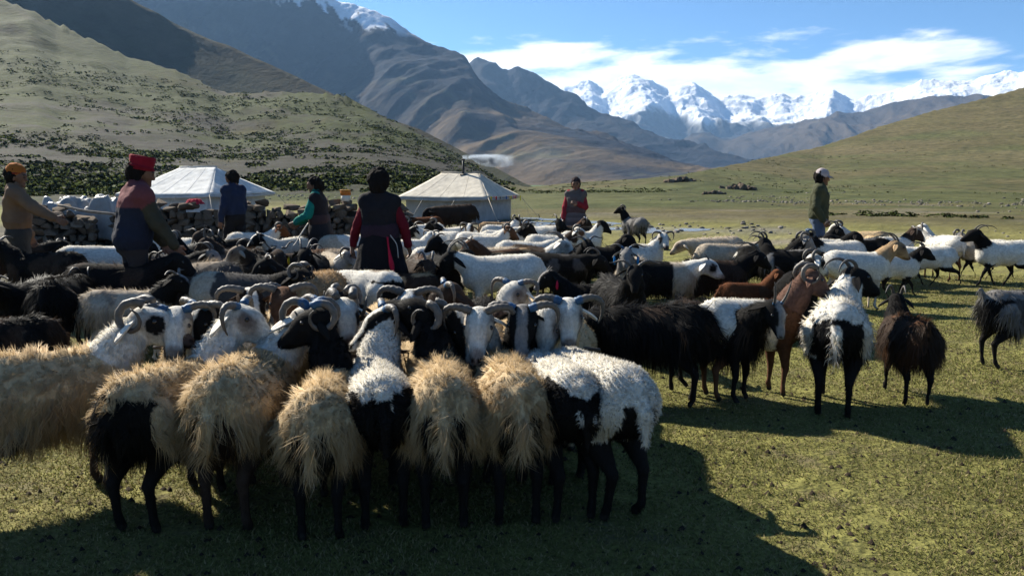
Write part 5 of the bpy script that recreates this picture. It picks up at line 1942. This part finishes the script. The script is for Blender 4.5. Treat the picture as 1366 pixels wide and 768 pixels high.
def k_hair(col, bun=False, long=False, puff=0.0):
    def f(T):
        H, s = T['H'], T['s']
        pr = [(H(-.035, 0, .05), H(.0, 0, .055), (.100 + puff) * s, (.088 + puff) * s, .03), (H(-.055, 0, .0), H(-.05, 0, -.06), (.082 + puff) * s, (.066 + puff) * s, .03),
              (H(-.02, .07, .02), H(-.03, .07, -.04), .035 * s, .028 * s, .03), (H(-.02, -.07, .02), H(-.03, -.07, -.04), .035 * s, .028 * s, .03)]
        if bun:
            pr += [(H(-.11, 0, -.03), H(-.12, 0, -.06), .055 * s, .05 * s, .02)]
        if long:
            pr += [(H(-.09, 0, -.06), H(-.13, 0, -.26), .05 * s, .032 * s, .03), (H(-.13, 0, -.26), H(-.14, .01, -.48), .032 * s, .016 * s, .02)]
        T['wear']('hair', pr, col, .009, .012, 34, mat=M_COAT)
    return f


def k_hat(kind, c1, c2=None):
    def f(T):
        H, s = T['H'], T['s']
        if kind == 'felt':      # tall crowned hat with a rolled brim
            mb = MB()
            ax = [H(-.012, 0, z_) for z_ in (.045, .05, .062, .064, .12, .17, .185, .187)]
            mb.tube(np.array(ax), np.array([.10, .112, .112, .100, .109, .117, .106, .01]) * s, 22)
            T_ = mb.me('hat', True, np.tile(_r3(c1), (mb.n, 1)))
            o = obj('hat', T_, M_CLOTH, T['root'])
            mb = MB()
            th = np.linspace(0, 2 * pi, 26)
            ring = np.array([H(-.012 + .110 * cos(a_), .110 * sin(a_), .060 + .012 * abs(sin(a_)) + .02 * (cos(a_) < 0) * -cos(a_)) for a_ in th])
            mb.tube(ring, .016 * s, 7, False)
            obj('brim', mb.me('brim', True, np.tile(_r3(c1) * .8, (mb.n, 1))), M_CLOTH, o)
        elif kind == 'wool':    # knitted cap with a rolled edge
            o = T['wear']('cap', [(H(-.03, 0, .07), H(.0, 0, .075), .100 * s, .092 * s, .03), (H(-.02, 0, .10), H(-.02, 0, .12), .07 * s, .05 * s, .03)], c1, .010, .004, 40)
            mb = MB()
            th = np.linspace(0, 2 * pi, 24)
            ring = np.array([H(-.018 + .100 * cos(a_), .092 * sin(a_), .050 + .018 * cos(a_)) for a_ in th])
            mb.tube(ring, .014 * s, 7, False)
            obj('cap_edge', mb.me('cap_edge', True, np.tile(_r3(c2), (mb.n, 1))), M_CLOTH, o)
        else:                   # peaked cap
            o = T['wear']('cap', [(H(-.028, 0, .062), H(.01, 0, .062), .098 * s, .093 * s, .03), (H(-.02, 0, .09), H(.0, 0, .09), .08 * s, .075 * s, .03)], c1, .010, .002, 30)
            P = []
            for a_ in np.linspace(-1.15, 1.15, 13):
                P.append([H(.01 + .095 * cos(a_) + r_ * .075 * cos(a_)**.5, (.092 + .012 * r_) * sin(a_), .055 - .028 * r_ - .012 * sin(a_)**2) for r_ in np.linspace(0, 1, 5)])
            sh_ = sheet('peak', np.array(P), M_CLOTH, o, c2 or c1, .006)
    return f


def k_strap(pts, rad, col, name='ribbon', flat=None):
    def f(T):
        mb = MB()
        c = bez([T['S'](*p) for p in pts], 6)
        mb.tube(c, np.interp(np.linspace(0, 1, len(c)), np.linspace(0, 1, len(rad)), rad), 7)
        obj(name, mb.me(name, True, np.tile(_r3(col), (mb.n, 1))), M_CLOTH, T['root'])
    return f


HAIR = (.012, .010, .009)
# man at the left edge, tan jacket, arm held out to the right
person('man in a tan jacket and orange cap at the left edge, arm held out', 24, 9.3, 28, 0, 1.71, headturn=-20, headpitch=-6, wr=(.40, -.44, 1.10), wl=(.10, .30, .86), hatz=.02,
       kit=(k_trousers((.05, .045, .04)), k_boots((.03, .025, .02)), k_jacket((.17, .105, .066), g=.03, bottom=1.08), k_hair(HAIR), k_hat('wool', (.42, .13, .025), (.22, .03, .02))))
# man with the red felt hat
person('man in a tall red felt hat and pink shouldered navy vest, stooping', 176, 7.5, 38, 0, 1.80, lean=8, headturn=-18, headpitch=-8, wr=(.36, -.26, .80), wl=(.36, .12, .80), hatz=.07,
       kit=(k_trousers((.035, .03, .03)), k_boots((.03, .025, .02)), k_jacket((.018, .022, .038), g=.04, bottom=.97, rb=.12, sl=(.068, .052), slc=(.05, .047, .032), yoke=(.15, .05, .055)), k_hair(HAIR), k_hat('felt', (.26, .012, .025))))
person('man in a blue jacket and black trousers standing before the long stone wall', 313, 13.4, 150, 0, 1.67, headturn=15, headpitch=-14, wr=(.12, -.24, .84), stride=.10,
       kit=(k_trousers((.014, .013, .014)), k_boots((.02, .018, .016)), k_jacket((.018, .026, .055), g=.02, bottom=1.03), k_hair(HAIR)))
person('woman in a dark dress with green sleeves holding a rope, facing left', 427, 11.4, 182, 0, 1.57, shw=.155, lean=4, headpitch=-12, wr=(.34, -.06, .98), wl=(.36, .10, 1.00),
       kit=(k_skirt((.02, .018, .02), r1=.22), k_boots((.02, .018, .016)), k_jacket((.012, .18, .14), g=.012, bottom=.9), k_vest((.022, .018, .02), g=.03), k_belt((.05, .03, .03)), k_hair(HAIR, bun=True)))
person('big woman in a long black dress with red sleeves, seen from behind', 507, 8.3, 92, 0, 1.62, shw=.150, headturn=-8, headpitch=-10, wr=(.10, -.30, .88), wl=(.12, .33, .84),
       kit=(k_skirt((.010, .009, .011), r0=.14, r1=.30), k_boots((.02, .018, .016)), k_jacket((.12, .008, .016), g=.012, bottom=.92, sl=(.054, .046)), k_vest((.016, .015, .018), g=.028), k_belt((.035, .02, .03)), k_hair(HAIR, bun=True, puff=.022),
            k_strap([(-.17, -.10, 1.0), (-.22, -.12, .86), (-.255, -.15, .70), (-.27, -.165, .60)], [.010, .010, .028, .012], (.40, .015, .04)),
            k_strap([(-.17, -.13, 1.02), (-.20, -.20, .92), (-.24, -.22, .78)], [.006, .005, .005], (.35, .33, .30), 'cord')))
person('woman in a red blouse and grey dress standing by the stream, facing the camera', 768, 15.4, 258, 0, 1.56, shw=.155, headturn=6, wr=(.08, -.25, .80), wl=(.20, .06, 1.18),
       kit=(k_skirt((.11, .09, .085), r1=.23, apron=(.12, .10, .10)), k_boots((.02, .018, .016)), k_jacket((.22, .02, .03), g=.012, bottom=.9), k_vest((.10, .085, .08), g=.028, bottom=.9), k_belt((.08, .05, .05)), k_hair(HAIR, bun=True), k_hat('wool', (.03, .02, .022), (.025, .018, .02))))
person('man in an olive coat, jeans and pale peaked cap watching from the right', 1092, 12.9, 335, 0, 1.70, headturn=14, headpitch=-4, wr=(.10, -.235, .90), wl=(.10, .235, .90), hatz=.015,
       kit=(k_trousers((.10, .13, .19)), k_boots((.03, .028, .025)), k_jacket((.055, .058, .032), g=.035, bottom=.99, rb=.115, sl=(.068, .055)), k_hair(HAIR), k_hat('peak', (.42, .36, .36), (.30, .26, .27))))

# ---- rope that ties the necks of the two rows, and the lead held by the green sleeved woman
pts = []
for px, z, Y in ((205, .60, 4.42), (260, .62, 4.40), (330, .585, 4.36), (420, .60, 4.33), (470, .575, 4.30), (545, .60, 4.32), (620, .57, 4.34), (690, .59, 4.36), (760, .60, 4.42), (800, .57, 4.5)):
    pts.append((gx(px, Y, z), Y, z))
mb = MB()
mb.tube(bez(pts, 8), .011, 7)
tag(obj('tether_rope', mb.me('tether_rope'), M_ROPE), 'dark rope knotting the necks of the two tethered rows together', 'rope')
mb = MB()
mb.tube(bez([(gx(411, 11.1, .9), 11.1, .93), (gx(404, 10.9, .8), 10.8, .80), (gx(395, 10.6, .7), 10.6, .70), (gx(388, 10.4, .7), 10.5, .66)], 5), .010, 6)
tag(obj('lead_rope', mb.me('lead_rope'), M_CORD), 'pale lead rope from the green sleeved woman to a pied sheep', 'rope')

# ------------------------------------------------------------------ shrubs, stones and grass
M_SHRUB = mat_vcol('shrub_leaves', 0.9, 3.0, 0.45, 0.0, 10, 0.1, 'Object')


def shrub_mesh(seed, n):
    """low cushion bush: many small leaf-sized faces through a flattened dome"""
    r_ = np.random.default_rng(seed)
    p = r_.normal(0, 1, (n, 3))
    p /= np.linalg.norm(p, axis=1)[:, None]
    p[:, 2] = np.abs(p[:, 2])
    rad = (.55 + .45 * r_.random(n)**.5) * (1 + .35 * vnoise(p * 2.2, seed))
    p = p * rad[:, None] * _r3((1, 1, .62))
    a = r_.normal(0, 1, (n, 3)); a /= np.linalg.norm(a, axis=1)[:, None]
    b = np.cross(a, r_.normal(0, 1, (n, 3))); b /= np.linalg.norm(b, axis=1)[:, None]
    sz = (.16 + .16 * r_.random(n))[:, None]
    v = np.stack([p - a * sz, p + b * sz * .8, p + a * sz, p - b * sz * .8], 1).reshape(-1, 3)
    v[:, 2] = np.maximum(v[:, 2], -.05)
    q = np.arange(n * 4).reshape(-1, 4)
    c = np.repeat(_r3((.050, .064, .020)) * (.6 + .8 * r_.random((n, 1))), 4, 0)
    nor = np.repeat(p / np.linalg.norm(p, axis=1)[:, None] + r_.normal(0, .35, p.shape), 4, 0)
    return v, q, c, nor / np.linalg.norm(nor, axis=1)[:, None]


def hill_points(n, azr, rr, seed, dens):
    r_ = np.random.default_rng(seed)
    az = r_.uniform(*azr, n)
    r = np.exp(r_.uniform(np.log(rr[0]), np.log(rr[1]), n))
    x, y = r * np.sin(az), r * np.cos(az)
    keep = r_.random(n) < dens(x, y)
    x, y = x[keep], y[keep]
    return x, y, ground_h(x, y), r_


def shrub_d(x, y):
    az = np.arctan2(x, y)
    r = np.hypot(x, y)
    left = sstep(-az, -0.03, 0.03)
    n = fbm(x, y, 26, 4, 33, 0.6) + .5 * fbm(x, y, 6, 3, 131)
    z = ground_h(x, y)
    dl = sstep(n, -.35, .30) * (1 - .8 * sstep(z, 24, 48)) * (z > .3)
    dr = sstep(n, -.05, .35) * .6 * sstep(r, 30, 38) * (1 - .8 * sstep(r, 80, 130)) * (az > 0)
    dv = ((y - (26.5 - .32 * (x - 1))) > 4) * 1.0
    return np.clip(left * dl + (1 - left) * dr * dv, 0, 1)


x, y, z, r_ = hill_points(46000, (-.72, .72), (36, 330), 11, shrub_d)
rr = np.hypot(x, y)
order = np.argsort(rr)
x, y, z, rr = x[order], y[order], z[order], rr[order]
SH = []
for i in range(6):
    v, q, c, nm_ = shrub_mesh(300 + i, 46)
    me = mesh_np('shrub', v, q, None, c, True, nor=nm_)
    me.materials.append(M_SHRUB)
    SH.append(me)
ns = 0
inview = np.abs(np.arctan2(x, y)) < radians(33)
near_i = [i for i in range(len(x)) if inview[i]][:260]
first = True
for i in near_i:
    o = bpy.data.objects.new('shrub', SH[i % 6])
    o.location = (x[i], y[i], z[i] - .04)
    lft = x[i] / y[i] < -.02
    s_ = r_.uniform(.28, .62) if lft else r_.uniform(.09, .22)
    o.scale = (s_ * r_.uniform(.9, 1.5), s_ * r_.uniform(.9, 1.3), s_ * r_.uniform(.7, 1.1))
    o.rotation_euler = (0, 0, r_.uniform(0, 6.28))
    tag(o, 'low dark cushion shrub on the stony foot of the left hillside' if lft else 'low green cushion shrub in the meadow beyond the stream', 'shrub', 'shrubs at the foot of the left hillside' if lft else 'shrubs in the meadow beyond the stream')
    COL.objects.link(o)
rest = np.setdiff1d(np.arange(len(x)), near_i)
vs, qs, cs, n_ = [], [], [], 0
sv, sq, sc2 = [], [], []
small = [shrub_mesh(400 + i, 11) for i in range(8)]
for i in rest:
    v, q, c, nm_ = small[i % 8]
    s_ = (r_.uniform(.3, .85) if x[i] < 0 else r_.uniform(.12, .4)) * (1 + rr[i] / 500)
    an = r_.uniform(0, 6.28)
    R2 = np.array([[cos(an), -sin(an), 0], [sin(an), cos(an), 0], [0, 0, 1]])
    vs.append((v * s_ * _r3((1.25, 1.25, .8))) @ R2.T + _r3((x[i], y[i], z[i] - .05)))
    qs.append(q + n_)
    cs.append(c * r_.uniform(.8, 1.25))
    sv.append(nm_ @ R2.T)
    n_ += len(v)
o = obj('shrub_cover', mesh_np('shrub_cover', np.concatenate(vs), np.concatenate(qs), None, np.concatenate(cs), True, nor=np.concatenate(sv)), M_SHRUB, kind='stuff')
o['label'] = 'thousands of dark low shrubs dotting the hillsides'

# stones lying on the slopes and the meadow
def rocks(n, azr, rr_, seed, dens, smin_, smax_, col, name, label):
    x, y, z, r_ = hill_points(n, azr, rr_, seed, dens)
    vs, ts, cs, n_ = [], [], [], 0
    base = []
    for me in STONES[4:]:
        vv = np.array([tuple(v_.co) for v_ in me.vertices])
        tt = np.array([tuple(p.vertices) for p in me.polygons if len(p.vertices) == 3])
        base.append((vv, tt))
    for i in range(len(x)):
        v, t = base[i % len(base)]
        s_ = r_.uniform(smin_, smax_) * r_.uniform(.4, 1) * (1 + np.hypot(x[i], y[i]) / 90) * .8
        an = r_.uniform(0, 6.28)
        R2 = np.array([[cos(an), -sin(an), 0], [sin(an), cos(an), 0], [0, 0, 1]])
        vs.append((v * s_ * _r3((1.2, .9, .6))) @ R2.T + _r3((x[i], y[i], z[i] + s_ * .08)))
        ts.append(t + n_)
        cs.append(np.tile(_r3(col) * r_.uniform(.6, 1.3), (len(v), 1)))
        n_ += len(v)
    o = obj(name, mesh_np(name, np.concatenate(vs), None, np.concatenate(ts), np.concatenate(cs), False), M_STONE, kind='stuff')
    o['label'] = label


def rock_d(x, y):
    az = np.arctan2(x, y)
    r = np.hypot(x, y)
    n = fbm(x, y, 14, 4, 201, .6)
    right = sstep(az, .1, .2) * sstep(n, -.05, .35) * np.exp(-((r - 52) / 22)**2)
    left = sstep(-az, .0, .05) * sstep(n, -.1, .4) * .6 * sstep(r, 38, 46) * (1 - sstep(r, 110, 180))
    strm = np.exp(-((y - (26.5 - .32 * (x - 1))) / 2.6)**2) * (az > -.02) * (x < 9) * .35
    return np.clip(right + left + strm, 0, 1)


rocks(16000, (-.65, .68), (22, 140), 17, rock_d, .05, .22, (.17, .152, .132), 'scattered_stones', 'grey stones strewn over the slopes and the stream bank')
for i, (px, Y, s_, lab) in enumerate(( (1313, 8.4, .13, 'small pale stone lying on the grass left of the shaggy grey goat'), (1003, 14.2, .22, 'small dark cairn stone by the dirt path'))):
    X = gx(px, Y, 0)
    o = bpy.data.objects.new('boulder', STONES[(i * 3 + 7) % 10])
    o.location = (X, Y, gz(X, Y) + s_ * .12)
    o.scale = (s_ * 1.7, s_ * 1.1, s_ * (.75 if i != 1 else 1.6))
    o.rotation_euler = (0, .1, i * 1.3)
    COL.objects.link(o)
    tag(o, lab, 'stone')

# rock outcrops: each a heap of jagged blocks
for px, Y, w_, lab in ((985, 96, 3.2, 'jagged dark rock outcrop on the meadow right of the stream'), (908, 124, 3.6, 'broken rocky knoll on the rim of the meadow'), (952, 70, 1.6, 'small cluster of grey rocks below the dark outcrop')):
    X = gx(px, Y, 0)
    r_ = np.random.default_rng(int(px))
    root = bpy.data.objects.new('rock_outcrop', None)
    lin(root)
    root.location = (X, Y, gz(X, Y))
    tag(root, lab, 'rock outcrop')
    for i in range(26):
        a_, q_ = r_.uniform(-1, 1), r_.uniform(-.6, .6)
        o = bpy.data.objects.new('rock', STONES[r_.integers(10)])
        o.parent = root
        xx, yy = a_ * w_ * .6, q_ * w_ * .5
        o.location = (xx, yy, gz(X + xx, Y + yy) - root.location.z + .12 * w_ * max(0, 1 - a_ * a_ - q_ * q_))
        s_ = w_ * r_.uniform(.10, .30)
        o.scale = (s_ * 1.3, s_, s_ * r_.uniform(.6, 1.1))
        o.rotation_euler = tuple(r_.normal(0, .5, 3))
        COL.objects.link(o)

# short grazed grass and droppings near the camera
r_ = np.random.default_rng(77)
n = 330000
Yg = 2.2 + 10.5 * r_.random(n)**1.5
Xg = (r_.random(n) * 2 - 1) * (Yg * .72 + .35)
kp = (fbm(Xg, Yg, .5, 4, 51) + .4 * fbm(Xg, Yg, .12, 2, 53) + .25 * r_.random(n)) > -.42
kp &= r_.random(n) < np.where((Xg < -1.5) & (Yg > 7.5), .25, 1.0)
Xg, Yg = Xg[kp], Yg[kp]
n = len(Xg)
Zg = ground_h(Xg, Yg)
an = r_.random(n) * 2 * pi
hgt = (.008 + .012 * r_.random(n)) * (1 + .5 * fbm(Xg, Yg, .8, 3, 55))
wd = (.0022 + .0006 * Yg) * (.7 + .6 * r_.random(n))
dx, dy = np.cos(an), np.sin(an)
b0 = np.stack([Xg - dx * wd, Yg - dy * wd, Zg - .003], 1)
b1 = np.stack([Xg + dx * wd, Yg + dy * wd, Zg - .003], 1)
lean_ = r_.normal(0, .012, (n, 2))
tp = np.stack([Xg + lean_[:, 0], Yg + lean_[:, 1], Zg + hgt], 1)
v = np.stack([b0, b1, tp], 1).reshape(-1, 3)
cg = np.where(r_.random((n, 1)) < .36, _r3((.26, .21, .10)), _r3((.155, .155, .046))) * (.65 + .7 * r_.random((n, 1)))
M_GRASS = mat_strand('grass_blades', .3, .7, .15)
obj('grass', mesh_np('grass', v, None, np.arange(n * 3).reshape(-1, 3), np.repeat(cg, 3, 0), False), M_GRASS, kind='stuff')['label'] = 'short grazed grass on the pasture'
n = 6500
Yd = 2.6 + 12 * r_.random(n)**1.3
Xd = (r_.random(n) * 2 - 1) * (Yd * .7 + .3)
Zd = ground_h(Xd, Yd)
base = np.array([(1, 0, 0), (0, 1, 0), (-1, 0, 0), (0, -1, 0), (0, 0, 1), (0, 0, -1)], float)
tri = np.array([(0, 1, 4), (1, 2, 4), (2, 3, 4), (3, 0, 4)])
sz = .004 + .016 * r_.random(n)**3
v = (base[None] * sz[:, None, None] * r_.uniform(.6, 1.3, (n, 6, 1)) + np.stack([Xd, Yd, Zd + .002], 1)[:, None]).reshape(-1, 3)
t = (tri[None] + (np.arange(n) * 6)[:, None, None]).reshape(-1, 3)
obj('droppings', mesh_np('droppings', v, None, t, np.tile(_r3((.035, .026, .018)), (len(v), 1)), False), M_STONE, kind='stuff')['label'] = 'dry droppings and specks of soil on the grass'
